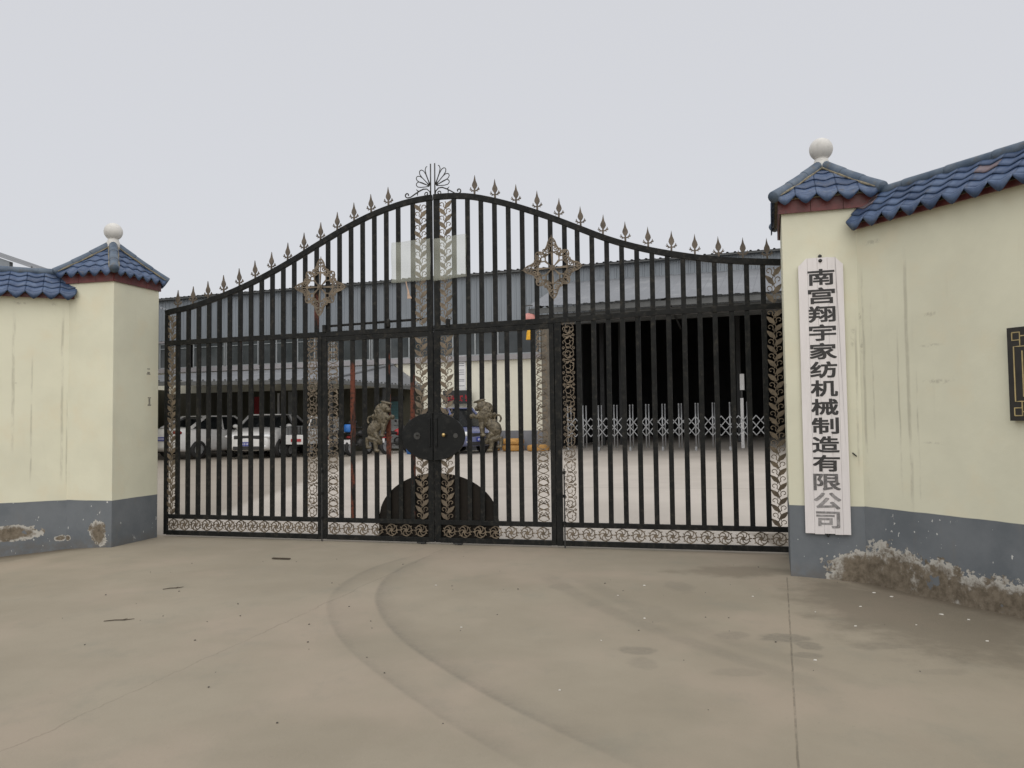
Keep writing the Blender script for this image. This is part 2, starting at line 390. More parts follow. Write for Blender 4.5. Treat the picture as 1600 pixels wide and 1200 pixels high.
c = m.mix(c, (.16, .135, .10), e.ss(.45, .0) * x.ss(-4.7, -5.1) * .5)
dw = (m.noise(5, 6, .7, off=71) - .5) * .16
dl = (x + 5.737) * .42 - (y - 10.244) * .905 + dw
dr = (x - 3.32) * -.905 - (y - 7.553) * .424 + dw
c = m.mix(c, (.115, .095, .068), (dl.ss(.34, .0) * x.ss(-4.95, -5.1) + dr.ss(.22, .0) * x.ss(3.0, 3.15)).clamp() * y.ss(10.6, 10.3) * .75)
jw = (m.noise(6, 4, .7, off=41) - .5) * .016
joint = (x - ((y - 3.57) * .3342 + 1.24) + jw).abs().ss(.008, .002) * y.ss(7.75, 7.65)
cw = (m.noise(2.2, 6, .7, off=43) - .5) * .16
crack = (x - (y * .276 - 3.50) + cw).abs().ss(.010, .002) * y.ss(9.9, 9.5) * m.noise(2, 3, .5, off=44).ss(.32, .5)
crack2 = (y - (x * -.2576 + 16.6) + cw * .7).abs().ss(.03, .01) * y.ss(12.5, 13)
c = m.mix(c, (.075, .065, .05), joint * m.noise(7, 3, .6, off=52).ss(.3, .6) * .5 + crack * .17 + crack2 * .4)
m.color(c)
m.bump(m.noise(40, 6, .7) * .6 + m.noise(6, 4) * .5 - joint * 1.5 - crack, .35, .012)
MT['concrete'] = m.m
me = bpy.data.meshes.new('ground'); me.from_pydata(vv, [], ff); me.materials.append(MT['concrete'])
for p_ in me.polygons: p_.use_smooth = True
structure(link('ground', me))

# ------------------------------------------------------------------ tiled roofs
def tile_mesh(W, L, drip, clip=(), M=None, drop=None, mat='tile'):
    """one pan tile: x across, y up the slope, z off the slope; the eave course hangs a pointed lip (drip)"""
    bm = bmesh.new(); ns, nl = 10, 4
    H = .17 * W * .42
    def P(i, j, dz=0):
        s = i/ns - .5; t = j/(nl-1)
        y0 = -.13*W*(1 - abs(2*s)); y = y0 + (L*1.22 - y0)*t
        return Vector((s*W*.985, y, -H*math.cos(2*math.pi*s)*.5 + .016*(1-t) + .012 + dz))
    top = [[bm.verts.new(P(i, j)) for j in range(nl)] for i in range(ns+1)]
    bot = [[bm.verts.new(P(i, j, -.012)) for j in range(nl)] for i in range(ns+1)]
    for i in range(ns):
        for j in range(nl-1):
            bm.faces.new((top[i][j], top[i+1][j], top[i+1][j+1], top[i][j+1])); bm.faces.new((bot[i][j+1], bot[i+1][j+1], bot[i+1][j], bot[i][j]))
        bm.faces.new((bot[i][0], bot[i+1][0], top[i+1][0], top[i][0])); bm.faces.new((top[i][nl-1], top[i+1][nl-1], bot[i+1][nl-1], bot[i][nl-1]))
    for i in (0, ns):
        for j in range(nl-1):
            q = (top[i][j], top[i][j+1], bot[i][j+1], bot[i][j]); bm.faces.new(q if i == 0 else q[::-1])
    if drip:
        dn = drop
        fr, bk = [], []
        for i in range(ns+1):
            s = i/ns - .5; a = P(i, 0); h = .012 + drip*(1 - abs(2*s)**1.5)
            fr.append((bm.verts.new(a + Vector((0, -.008, 0))), bm.verts.new(a + dn*h + Vector((0, -.008, 0))))); bk.append((bm.verts.new(a + Vector((0, .008, 0))), bm.verts.new(a + dn*h + Vector((0, .008, 0)))))
        for i in range(ns):
            bm.faces.new((fr[i][1], fr[i+1][1], fr[i+1][0], fr[i][0])); bm.faces.new((bk[i][0], bk[i+1][0], bk[i+1][1], bk[i][1]))
            bm.faces.new((fr[i][0], fr[i+1][0], bk[i+1][0], bk[i][0])); bm.faces.new((bk[i][1], bk[i+1][1], fr[i+1][1], fr[i][1]))
        for i in (0, ns):
            q = (fr[i][0], bk[i][0], bk[i][1], fr[i][1]); bm.faces.new(q if i == 0 else q[::-1])
    if M is not None: bmesh.ops.transform(bm, matrix=M, verts=bm.verts)
    for co, no in clip:
        bmesh.ops.bisect_plane(bm, geom=bm.verts[:] + bm.edges[:] + bm.faces[:], plane_co=co, plane_no=no, clear_outer=True)
    if not bm.faces: bm.free(); return None
    me = bpy.data.meshes.new('roof_tile'); bm.to_mesh(me); bm.free(); me.materials.append(MT[mat])
    for p in me.polygons: p.use_smooth = len(p.vertices) == 4 and p.area > 0
    return me
def tile_field(parent, E0, E1, up, rows, L, ntile, clip=(), shared=False, worn=0.0):
    """courses of tiles on the slope that rises from the eave E0-E1 along the unit vector up"""
    E0, E1, up = Vector(E0), Vector(E1), Vector(up).normalized(); x = (E1-E0).normalized(); n = x.cross(up).normalized()
    W = (E1-E0).length/ntile; B = Matrix((x, up, n)).transposed()
    down = B.transposed() @ Vector((0, 0, -1))
    cache = {}
    for r in range(rows):
        for k in range(ntile):
            c = E0 + x*W*(k + .5) + up*L*r
            T = Matrix.Translation(c) @ B.to_4x4()
            drip = .34*W if r == 0 else 0
            if shared:
                mk = 'tile_worn' if (r and random.random() < worn) else 'tile'
                key = (r == 0, mk)
                if key not in cache: cache[key] = tile_mesh(W, L, drip, (), None, down, mk)
                o = bpy.data.objects.new('roof_tile', cache[key]); COL.objects.link(o); o.parent = parent
                j = Matrix.Rotation(random.uniform(-.012, .012), 4, 'Z'); o.matrix_local = T @ j
            else:
                me = tile_mesh(W, L, drip, clip, T, down)
                if me: link('roof_tile', me, parent)
def ridge_run(parent, a, b, rad, seg, name='ridge_tile', sag=0.0, mat='ridge'):
    a, b = Vector(a), Vector(b); n = max(1, round((b-a).length/seg))
    def at(t): return a.lerp(b, t) - Vector((0, 0, sag*4*t*(1-t)))
    for i in range(n):
        t0, t1 = i/n, (i+1)/n + (.03/(b-a).length if i < n-1 else 0)
        p = [at(t0 + (t1-t0)*q) for q in (0, .05, .5, .95, 1)]
        MB().tube(p, [rad*1.0, rad*1.06, rad, rad*.95, rad*.90], 14).build(name, mat, parent, True)
def strip_tiles(parent, a, b, h, seg, thick, out, name='fascia_tile', mat='fascia'):
    """a run of upright red tiles with open joints from a to b, bottom edge on that line"""
    a, b = Vector(a), Vector(b); L = (b-a).length; n = max(1, round(L/seg)); x = (b-a)/L; o = Vector(out)
    for i in range(n):
        p = a + x*(L*i/n + .002); q = a + x*(L*(i+1)/n - .002)
        MB().beam(p + Vector((0, 0, h/2)) + o*thick/2, q + Vector((0, 0, h/2)) + o*thick/2, thick, h).build(name, mat, parent)

def pillar(name, label, loc, rz, w, d, skew, fz, eave, apex, ov, rows, nw, nd, mat):
    """square gate pillar, local x along its front face, local y towards the gate; skew shears the front face"""
    T = thing(name, label, 'gate pillar', loc, rz, 'gate pillars')
    cs = [Vector((0, 0, 0)), Vector((w, skew*w, 0)), Vector((w, d + skew*w, 0)), Vector((0, d, 0))]
    def prism(pts, z0, z1):
        mb = MB(); mb.v = [(p.x, p.y, z0) for p in pts] + [(p.x, p.y, z1) for p in pts]
        mb.f = [(0,1,5,4),(1,2,6,5),(2,3,7,6),(3,0,4,7),(4,5,6,7),(3,2,1,0)]; return mb
    prism(cs, -.25, fz + .02).build('shaft', mat, T, bevel=.006)
    ce = sum(cs, Vector())/4
    def grow(k): return [p + (p-ce).normalized()*k*1.414 for p in cs]
    prism(grow(-.012), fz + .02, fz + .10).build('neck', mat, T)
    g = grow(ov)
    prism(grow(ov - .02), fz + .004, eave + .02).build('eave_slab', 'mortar', T)
    for i in range(4):
        a, b = g[i], g[(i+1) % 4]; e = (b-a).normalized(); out = Vector((e.y, -e.x, 0))
        strip_tiles(T, a + Vector((0, 0, fz)) - e*0, b + Vector((0, 0, fz)), eave - fz, .26, .018, -out*0 + out*.0)
    ge = [p + Vector((0, 0, eave)) for p in grow(ov + .045)]; A = Vector((ce.x, ce.y, apex))
    base = MB(); base.v = [tuple(p - Vector((0, 0, .01))) for p in ge] + [tuple(A - Vector((0, 0, .03)))]
    base.f = [(0,1,4),(1,2,4),(2,3,4),(3,0,4),(3,2,1,0)]; base.build('roof_bed', 'mortar', T)
    for i in range(4):
        a, b = ge[i], ge[(i+1) % 4]; x = (b-a).normalized(); mid = (a+b)/2
        up = (A - a); up = (up - x*up.dot(x)).normalized(); n = x.cross(up).normalized()
        SL = (A - a).dot(up); L = SL/rows
        pl = []
        for p, sgn in ((a, -1), (b, 1)):
            e = (A - p).normalized(); no = e.cross(n).normalized()
            if no.dot(mid - p) > 0: no = -no
            pl.append((p, no))
        tile_field(T, a, b, up, rows, L, nw if i % 2 == 0 else nd, pl)
        p0 = a + (A-a).normalized()*-.03
        ridge_run(T, a + (a-A).normalized()*.03 + Vector((0, 0, .03)), a.lerp(A, .93) + Vector((0, 0, .04)), .055, .27, 'hip_tile', .012)
        mm = MB(); 
        for s_ in (-1, 1):
            side = (A-a).normalized().cross(Vector((0, 0, 1))).normalized()*s_*.054
            mm.tube([a.lerp(A, q) + side + Vector((0, 0, .022 - .012*4*q*(1-q) + random.uniform(-.003, .003))) for q in (.02, .2, .4, .6, .8, .94)], [.006, .013, .007, .014, .008, .011], 6)
        mm.build('mortar_joint', 'mortar', T)
    return T, A
def ball(parent, A, r):
    prof = [(r*.78, -.06), (r*.76, .03), (r*.62, .065), (r*.56, .09)]
    b = link('ball_finial', MB().lathe(prof + [(r*math.sin(math.pi*t), .095 + r*.87 - r*math.cos(math.pi*t)*1.0) for t in [q/18 for q in range(3, 19)]], 28).mesh('ball_finial', 'ball', True), parent, A)
    return b

CREAM = (.725, .715, .565)
MT['wallL'] = wall_mat('cream_wall_left_paint', .582, CREAM, [(5.38, .20, .36, .10), (5.92, .10, .07, .04), (4.2, .12, .5, .12)], [(5.38, 1.3, 3.0, .05), (5.58, .9, 2.4, .03), (5.92, .9, 3.0, .045), (5.98, .8, 1.9, .03), (4.6, 1.0, 3, .06)], 1.0, [(5.40, 2.08, .05, .018), (5.45, 3.10, .12, .03), (5.82, 3.10, .05, .03)])
MT['wallR'] = wall_mat('cream_wall_right_paint', .687, CREAM, [(-.05, .05, .35, .26), (.30, .06, .36, .29), (.72, .05, .40, .25), (1.15, .0, .45, .25), (1.6, .0, .55, .24), (2.3, .0, .6, .28)], [(.05, .9, 2.9, .04), (.52, .75, 3.0, .05), (.42, .9, 2.3, .03), (.60, .8, 1.9, .025), (.14, 1.4, 2.6, .03)], 5.0, [(.82, 1.83, .17, .03), (.75, 2.42, .15, .025), (.74, 1.30, .12, .02), (.18, 3.17, .16, .03), (.75, 2.15, .12, .02), (.02, 2.5, .04, .12), (.03, 2.2, .03, .1)])
MT['pilL'] = wall_mat('cream_pillar_left_paint', .584, CREAM, [(.57, .17, .14, .16), (.11, .1, .05, .04)], [(.06, .9, 2.9, .03)], 9.0, [(.2, 3.2, .08, .03)])
MT['pilR'] = wall_mat('cream_pillar_right_paint', .684, CREAM, [(.62, .04, .34, .22)], [(.64, 1.0, 2.5, .03)], 13.0, [(.0, 1.85, .02, .05), (.0, 1.62, .02, .05), (.62, 2.3, .03, .15)])
# left pillar: local x runs from its left end to the front corner
lx, rz = Vector((-5.077 - .97*.77, 10.081 + .24*.77, 0)), math.atan2(-.24, .97)
T, A = pillar('gate_pillar', 'cream pillar with blue tiled cap and white ball, bare of any signboard', lx, rz, .77, .86, 0, 3.375, 3.505, 3.94, .015, 5, 5, 6, 'pilL')
ball(T, A, .118)
SC = plain('scraped_plaster', (.26, .25, .21), .9, 0, .3, 30)
MB().box((.771, .66, 2.29), (.004, .05, .012)).box((.771, .66, 2.24), (.004, .045, .02)).box((.771, .66, 2.22), (.004, .07, .014)).build('bracket_scar', SC, T)
MB().box((.771, .68, 1.90), (.004, .06, .012)).box((.771, .68, 1.85), (.004, .03, .08)).box((.771, .68, 1.80), (.004, .065, .018)).build('bracket_scar', SC, T)
rz = math.atan2(-.312, .95)
T2, A2 = pillar('gate_pillar', 'cream pillar with blue tiled cap and white ball behind the hanging company signboard', (2.68, 7.763, 0), rz, .84, 1.16, 0, 3.535, 3.675, 4.13, .025, 4, 5, 6, 'pilR')
ball(T2, A2, .118)

def boundary_wall(name, label, loc, rz, length, thick, eave_z, ridge_z, mat, tw, rows, worn, x0=0.0):
    """local x along the wall away from its pillar; the road side faces local -y"""
    T = thing(name, label, 'wall', loc, rz, 'boundary walls')
    MB().box((length/2, thick/2, (eave_z - .25)/2 + .008), (length, thick, eave_z + .266)).build('masonry', mat, T)
    top = eave_z + .025
    mb = MB(); mb.poly([(-.07, eave_z + .02), (thick + .07, eave_z + .02), (thick/2, ridge_z - .03)], 0, length)
    mb.v = [(v[1], v[0], v[2]) for v in mb.v]; mb.f = [f[::-1] for f in mb.f]; mb.build('roof_bed', 'mortar', T)
    strip_tiles(T, (x0, -.05, eave_z - .028), (length, -.05, eave_z - .028), .05, .30, .02, (0, 0, 0))
    n = round((length - x0)/tw)
    E0, E1 = Vector((x0, -.10, eave_z + .03)), Vector((x0 + n*tw, -.10, eave_z + .03))
    up = Vector((0, thick/2 + .10, ridge_z - eave_z - .03)); L = up.length/rows
    tile_field(T, E0, E1, up, rows, L, n, (), True, worn)
    E0, E1 = Vector((x0 + n*tw, thick + .10, eave_z + .03)), Vector((x0, thick + .10, eave_z + .03))
    tile_field(T, E0, E1, Vector((0, -(thick/2 + .10), ridge_z - eave_z - .03)), rows, L, n, (), True, worn)
    ridge_run(T, (x0, thick/2, ridge_z + .005), (length, thick/2, ridge_z + .005), .05, .42)
    return T
# left wall leaves the pillar and comes towards the road; mirrored axes so that -y stays the road side
boundary_wall('boundary_wall', 'cream wall with grey base that carries no plaque, beside the bare pillar', (-5.737 - .905*6, 10.244 - .42*6, 0), math.atan2(.42, .905), 6.05, .30, 3.20, 3.53, 'wallL', .19, 4, 0.0)
boundary_wall('boundary_wall', 'cream wall with peeling grey base and black gold-lined plaque, beside the signboard', (3.32, 7.553, 0), math.atan2(-.905, .424), 9.0, .30, 3.345, 3.66, 'wallR', .20, 4, .10)
# ------------------------------------------------------------------ the gate
GU = (GATE_B - GATE_A).normalized(); GRZ = math.atan2(GU.y, GU.x)
TOPL = [(0, 3.12), (.43, 3.19), (.83, 3.295), (1.23, 3.425), (1.62, 3.58), (2.0, 3.755), (2.35, 3.93), (2.75, 4.12), (3.12, 4.265), (3.48, 4.365), (3.75, 4.41), (3.945, 4.425)]
TOPR = [(3.965, 4.425), (4.15, 4.425), (4.42, 4.40), (4.68, 4.34), (5.01, 4.235), (5.42, 4.075), (5.81, 3.90), (6.2, 3.725), (6.58, 3.595), (6.95, 3.50), (7.32, 3.425), (7.68, 3.375), (8.20, 3.325)]
def interp(T, u):
    if u <= T[0][0]: return T[0][1]
    for i in range(len(T)-1):
        if u <= T[i+1][0]:
            t = (u-T[i][0])/(T[i+1][0]-T[i][0])
            def mm(k):
                k = max(1, min(len(T)-2, k)); return (T[k+1][1]-T[k-1][1])/(T[k+1][0]-T[k-1][0])
            h = T[i+1][0]-T[i][0]; t2, t3 = t*t, t*t*t
            return (2*t3-3*t2+1)*T[i][1] + (t3-2*t2+t)*h*mm(i) + (-2*t3+3*t2)*T[i+1][1] + (t3-t2)*h*mm(i+1)
    return T[-1][1]
MIDL = [(0, 2.672), (2.4, 2.702), (3.95, 2.72)]; MIDR = [(3.95, 2.722), (5.6, 2.757), (6.83, 2.795), (8.2, 2.812)]
def lin(T, u):
    for i in range(len(T)-1):
        if u <= T[i+1][0]: return T[i][1] + (T[i+1][1]-T[i][1])*(u-T[i][0])/(T[i+1][0]-T[i][0])
    return T[-1][1]

def spiral(cx, cz, r0, r1, a0, turns, n=16):
    return [(cx + (r0+(r1-r0)*i/n)*math.cos(R(a0)+2*math.pi*turns*i/n), cz + (r0+(r1-r0)*i/n)*math.sin(R(a0)+2*math.pi*turns*i/n)) for i in range(n+1)]
def leaf_pts(x, z, ang, L, W):
    c, s = math.cos(R(ang)), math.sin(R(ang)); prof = [(0, 0), (.15, .30), (.38, .5), (.62, .40), (.85, .16), (1, 0), (.85, -.14), (.62, -.36), (.38, -.48), (.15, -.28)]
    return [(x + c*L*a - s*W*b, z + s*L*a + c*W*b) for a, b in prof]
# one repeat of the leafy stem: a leaf and a curl to either side
PITCH_LEAF = .168
def leaf_unit(w, flip):
    mb = MB(); t = .010; f = -1 if flip else 1
    def X(p): return [(f*a*w/.15, b) for a, b in p]
    mb.strip(X([(.0, 0), (.016, .02), (.018, .045), (.0, .083), (-.016, .103), (-.018, .128), (0, .166)]), .010, t)
    for sg, z0 in ((1, .0), (-1, .083)):
        lp_ = X(leaf_pts(-.004*sg, z0 + .002, 90 - sg*44, .132, .054)); mb.poly(lp_ if f > 0 else lp_[::-1], -.008, .004)
        mb.strip(X([(sg*.012, z0 - .014), (sg*.014, z0 + .008)]), .010, t)
        cx_, cz_ = -sg*.046, z0 + .046
        mb.strip(X([(-sg*.0, z0 - .004), (-sg*.010, z0 + .012)] + [(cx_ + sg*(.034 - .0235*q/15)*math.cos(-.75 + 5.6*q/15), cz_ + (.036 - .025*q/15)*math.sin(-.75 + 5.6*q/15)) for q in range(16)]), [.010]*3 + [.009]*9 + [.008]*4 + [.011, .012], t)
    return mb
LEAFM = {k: leaf_unit(k[0]*1.1, k[1]).mesh('leaf_scroll', 'bronze') for k in ((.15, False), (.15, True), (.13, False), (.13, True))}
PITCH_VINE = .285
def vine_unit(kind):
    mb = MB(); t = .009; w = .0085
    if kind == 0:            # big swirl with acanthus strokes
        mb.strip(spiral(.0, .075, .072, .018, -90, 1.35, 26), w, t); mb.strip(spiral(.0, .215, .072, .018, 90, -1.35, 26), w, t)
        for a in (20, 70, 130, 190, 250, 310):
            for cz, sg in ((.075, 1), (.215, -1)):
                mb.strip(arc(.045*math.cos(R(a)), cz + .045*math.sin(R(a))*sg, .028, a + 40, a - 120, 6, .012), w*.9, t)
        mb.strip([(-.072, .145), (-.03, .15), (0, .144), (.03, .138), (.072, .143)], w, t)
        for sg in (-1, 1):
            mb.strip(spiral(sg*.062, .145, .018, .006, 90, sg*1.2, 9), w*.8, t); mb.strip(spiral(sg*.06, .283, .018, .006, -90, sg*1.2, 9), w*.8, t)
        mb.poly(leaf_pts(-.03, .10, 35, .06, .022), -.006, .003); mb.poly(leaf_pts(.03, .19, 215, .06, .022), -.006, .003)
        mb.strip([(-.02, 0), (0, .008), (.02, 0)], w, t); mb.strip([(-.03, .285), (.0, .277), (.03, .285)], w, t)
    else:                    # round vine with small hanging leaves
        mb.strip([(-.07*math.sin(math.pi*q/12*2), .285*q/24) for q in range(25)], w, t); mb.strip([(.07*math.sin(math.pi*q/12*2), .285*q/24) for q in range(25)], w, t)
        for sg in (-1, 1):
            for z0 in (.05, .19):
                mb.poly(leaf_pts(sg*.045, z0 + .03, 250 if sg < 0 else 290, .055, .026), -.006, .003)
                mb.strip(spiral(sg*.02, z0 + .045, .022, .006, 0 if sg < 0 else 180, sg*1.1, 10), w*.85, t)
                mb.strip([(sg*.06, z0 + .015), (sg*.045, z0 + .04), (sg*.02, z0 + .067)], w*.85, t)
            mb.poly(leaf_pts(sg*.012, .142, 90 - sg*70, .045, .022), -.006, .003)
            mb.strip(spiral(sg*.058, .142, .014, .004, 90, sg*1.2, 8), w*.8, t)
    return mb
VINEM = [vine_unit(k).mesh('vine_scroll', 'bronze') for k in (0, 1)]
def pinwheel():
    mb = MB(); t = .012
    mb.strip(arc(0, 0, .060, 0, 360, 24), .0095, t)
    for k in range(6):
        a = 60*k + 12
        c, s = math.cos(R(a)), math.sin(R(a)); pts = []
        for q in range(7):
            r = .016 + .044*q/6; b = R(a + 55*(q/6)**1.2); pts.append((r*math.cos(b), r*math.sin(b)))
        mb.strip(pts, .008, t)
        mb.poly([(.013*math.cos(R(a-14)), .013*math.sin(R(a-14))), (.030*math.cos(R(a+16)), .030*math.sin(R(a+16))), (.013*math.cos(R(a+46)), .013*math.sin(R(a+46)))], -.009, .005)
        b = R(60*k + 40)
        mb.strip([(.060*math.cos(b), .060*math.sin(b)), (.078*math.cos(b - .10), .078*math.sin(b - .10))], [.012, .006], t)
    mb.poly(arc(0, 0, .019, 0, 330, 11), -.010, .006)
    for sg in (-1, 1): mb.box((sg*.071, 0, 0), (.02, t*.9, .012))
    return mb.mesh('pinwheel_ornament', 'bronze')
PIN = pinwheel()
def spear():
    mb = MB()
    half = [(.0, .0), (.011, .0), (.011, .045), (.009, .075), (.024, .095), (.034, .118), (.030, .142), (.014, .178), (.007, .21), (.0, .252)]
    mb.poly([p for p in half] + [(-a, b) for a, b in half[-2:0:-1]], -.008, .008)
    for sg in (-1, 1):
        mb.strip([(sg*.004, .055), (sg*.022, .052), (sg*.040, .064), (sg*.052, .083), (sg*.050, .099)], [.012, .014, .016, .012, .004], .014)
        mb.strip([(sg*.044, .066), (sg*.058, .064), (sg*.066, .076)], [.012, .010, .003], .013)
        mb.strip([(sg*.030, .058), (sg*.036, .046), (sg*.046, .042)], [.010, .008, .003], .013)
    return mb
SPEAR = spear().mesh('spear_finial', 'bronze_spear')

def star():
    mb = MB(); t = .010
    for k in range(8):
        a = 45*k; main = k % 2 == 0; L = (.36 if k % 4 == 2 else .345) if main else .235
        ca, sa = math.cos(R(a)), math.sin(R(a))
        def Q(pts): return [(x*ca - y*sa, x*sa + y*ca) for x, y in pts]
        mb.strip(Q([(.03, 0), (.06, 0), (L*.48, 0), (L*.55, 0)]), [.010, .016, .026, .032], t)
        if main:
            mb.strip(Q([(L*.52, 0), (L*.95, 0), (L*1.08, 0)]), [.010, .010, .004], t)
            for sg in (-1, 1):
                mb.strip(Q([(L*.50, sg*.012), (L*.54, sg*.075), (L*.60, sg*.085), (L*.68, sg*.066), (L*.76, sg*.052), (L*.86, sg*.042), (L*.94, sg*.024), (L*1.0, sg*.004)]), 0.0159, t)
                mb.strip(Q(spiral(L*.62, sg*.045, .028, .007, sg*120, -sg*1.4, 16)), 0.0123, t)
                mb.strip(Q(spiral(L*.74, sg*.030, .020, .005, sg*140, -sg*1.3, 12)), 0.0109, t)
                mb.strip(Q(spiral(L*.86, sg*.020, .015, .004, sg*150, -sg*1.2, 10)), 0.0094, t)
                mb.strip(Q(spiral(L*.58, sg*.095, .018, .005, -sg*60, sg*1.3, 10)), 0.0116, t)
                for q in (.70, .82): mb.strip(Q([(L*q, sg*.0), (L*(q + .04), sg*.045)]), 0.0087, t)
        else:
            for sg in (-1, 1):
                mb.strip(Q(spiral(L*.80, sg*.030, .030, .008, sg*200, -sg*1.5, 16)), 0.0138, t)
                mb.strip(Q(spiral(L*.98, sg*.020, .017, .005, sg*160, -sg*1.3, 10)), 0.0116, t)
                mb.strip(Q([(L*.55, sg*.012), (L*.70, sg*.055), (L*.90, sg*.058), (L*1.06, sg*.034), (L*1.14, 0)]), 0.0145, t)
        # garland between neighbouring arms
        r0 = .20 if main else .185; b = a + 45; r1 = .185 if main else .20
        mid = ((r0 + r1)/2*.80*math.cos(R(a + 22.5)), (r0 + r1)/2*.80*math.sin(R(a + 22.5)))
        p0, p1 = (r0*ca, r0*sa), (r1*math.cos(R(b)), r1*math.sin(R(b)))
        mb.strip([(p0[0]*(1-q)**2 + 2*mid[0]*q*(1-q) + p1[0]*q*q, p0[1]*(1-q)**2 + 2*mid[1]*q*(1-q) + p1[1]*q*q) for q in [j/6 for j in range(7)]], .012, t)
        mb.strip(spiral(mid[0]*1.12, mid[1]*1.12, .020, .006, a, 1.3, 10), 0.0116, t)
    mb.poly(arc(0, 0, .034, 0, 337.5, 15), -.014, .006); mb.poly(arc(0, 0, .018, 0, 330, 11), -.022, -.012)
    return mb.mesh('star_ornament', 'bronze')
STAR = star()

def lion_mesh(mirror):
    """rampant lion in relief, head to the left at the origin's upper left, one continuous remeshed body"""
    mb = MB(); r_ = random.Random(5)
    def RY(a): return Matrix.Rotation(R(a), 3, 'Y')
    mb.ell((-.075, -.02, .235), (.062, .045, .060)); mb.ell((-.125, -.025, .215), (.036, .030, .028)); mb.ell((-.132, -.02, .190), (.024, .022, .012))
    mb.ell((-.095, -.02, .305), (.085, .032, .018), M=RY(-14)); mb.ell((-.075, -.02, .282), (.055, .03, .016), M=RY(-10))
    mb.ell((-.035, -.01, .13), (.085, .055, .135), M=RY(14)); mb.ell((-.0, -.0, .20), (.075, .045, .09))
    mb.ell((.03, 0, .02), (.075, .045, .10), M=RY(-38)); mb.ell((.095, 0, -.04), (.085, .05, .105), M=RY(-20))
    mb.tube([(-.09, -.02, .14), (-.135, -.035, .105), (-.165, -.04, .125), (-.185, -.045, .135)], [.034, .028, .024, .028], 8); mb.ell((-.19, -.045, .118), (.030, .028, .032))
    mb.tube([(-.065, -.03, .03), (-.062, -.045, -.04), (-.050, -.045, -.10)], [.042, .031, .025], 8); mb.ell((-.045, -.05, -.118), (.042, .030, .020))
    mb.tube([(.06, .0, -.10), (.015, -.01, -.145), (-.015, -.01, -.17)], [.05, .036, .03], 8); mb.tube([(.05, -.01, -.17), (.055, -.015, -.24), (.05, -.02, -.29)], [.042, .03, .026], 8); mb.ell((.035, -.025, -.305), (.045, .03, .022))
    mb.tube([(.05, 0, -.165), (.11, -.01, -.165), (.165, -.01, -.14)], [.04, .036, .034], 8); mb.tube([(.165, -.01, -.14), (.175, -.01, -.20), (.168, -.01, -.25)], [.034, .026, .024], 8); mb.ell((.150, -.02, -.262), (.042, .028, .020))
    mb.ell((-.005, -.01, -.19), (.035, .03, .045))
    mb.tube([(.115, .0, .06)] + [(.13 + .042*math.cos(a), .0, .085 + .048*math.sin(a)) for a in [3.4 - .55*k for k in range(9)]], .013, 7)
    mb.tube([(.02, 0, .11), (.07, 0, .12), (.105, 0, .15)], [.03, .022, .028], 7)
    for k in range(95):      # curls of the mane
        a, q = r_.uniform(0, 2*math.pi), r_.random()**.5
        x, z = -.02 + .088*q*math.cos(a), .155 + .135*q*math.sin(a)
        mb.ell((x, -.052 + .030*q*q + r_.uniform(-.004, .004), z), (.013, .012, .013), 6, 4)
    for sz in (.235, .245): mb.ell((-.10, -.062, sz), (.010, .008, .008), 6, 4)
    if mirror: mb.v = [(-a, b, c) for a, b, c in mb.v]; mb.f = [f[::-1] for f in mb.f]
    return mb.mesh('lion_relief', 'lion', True)

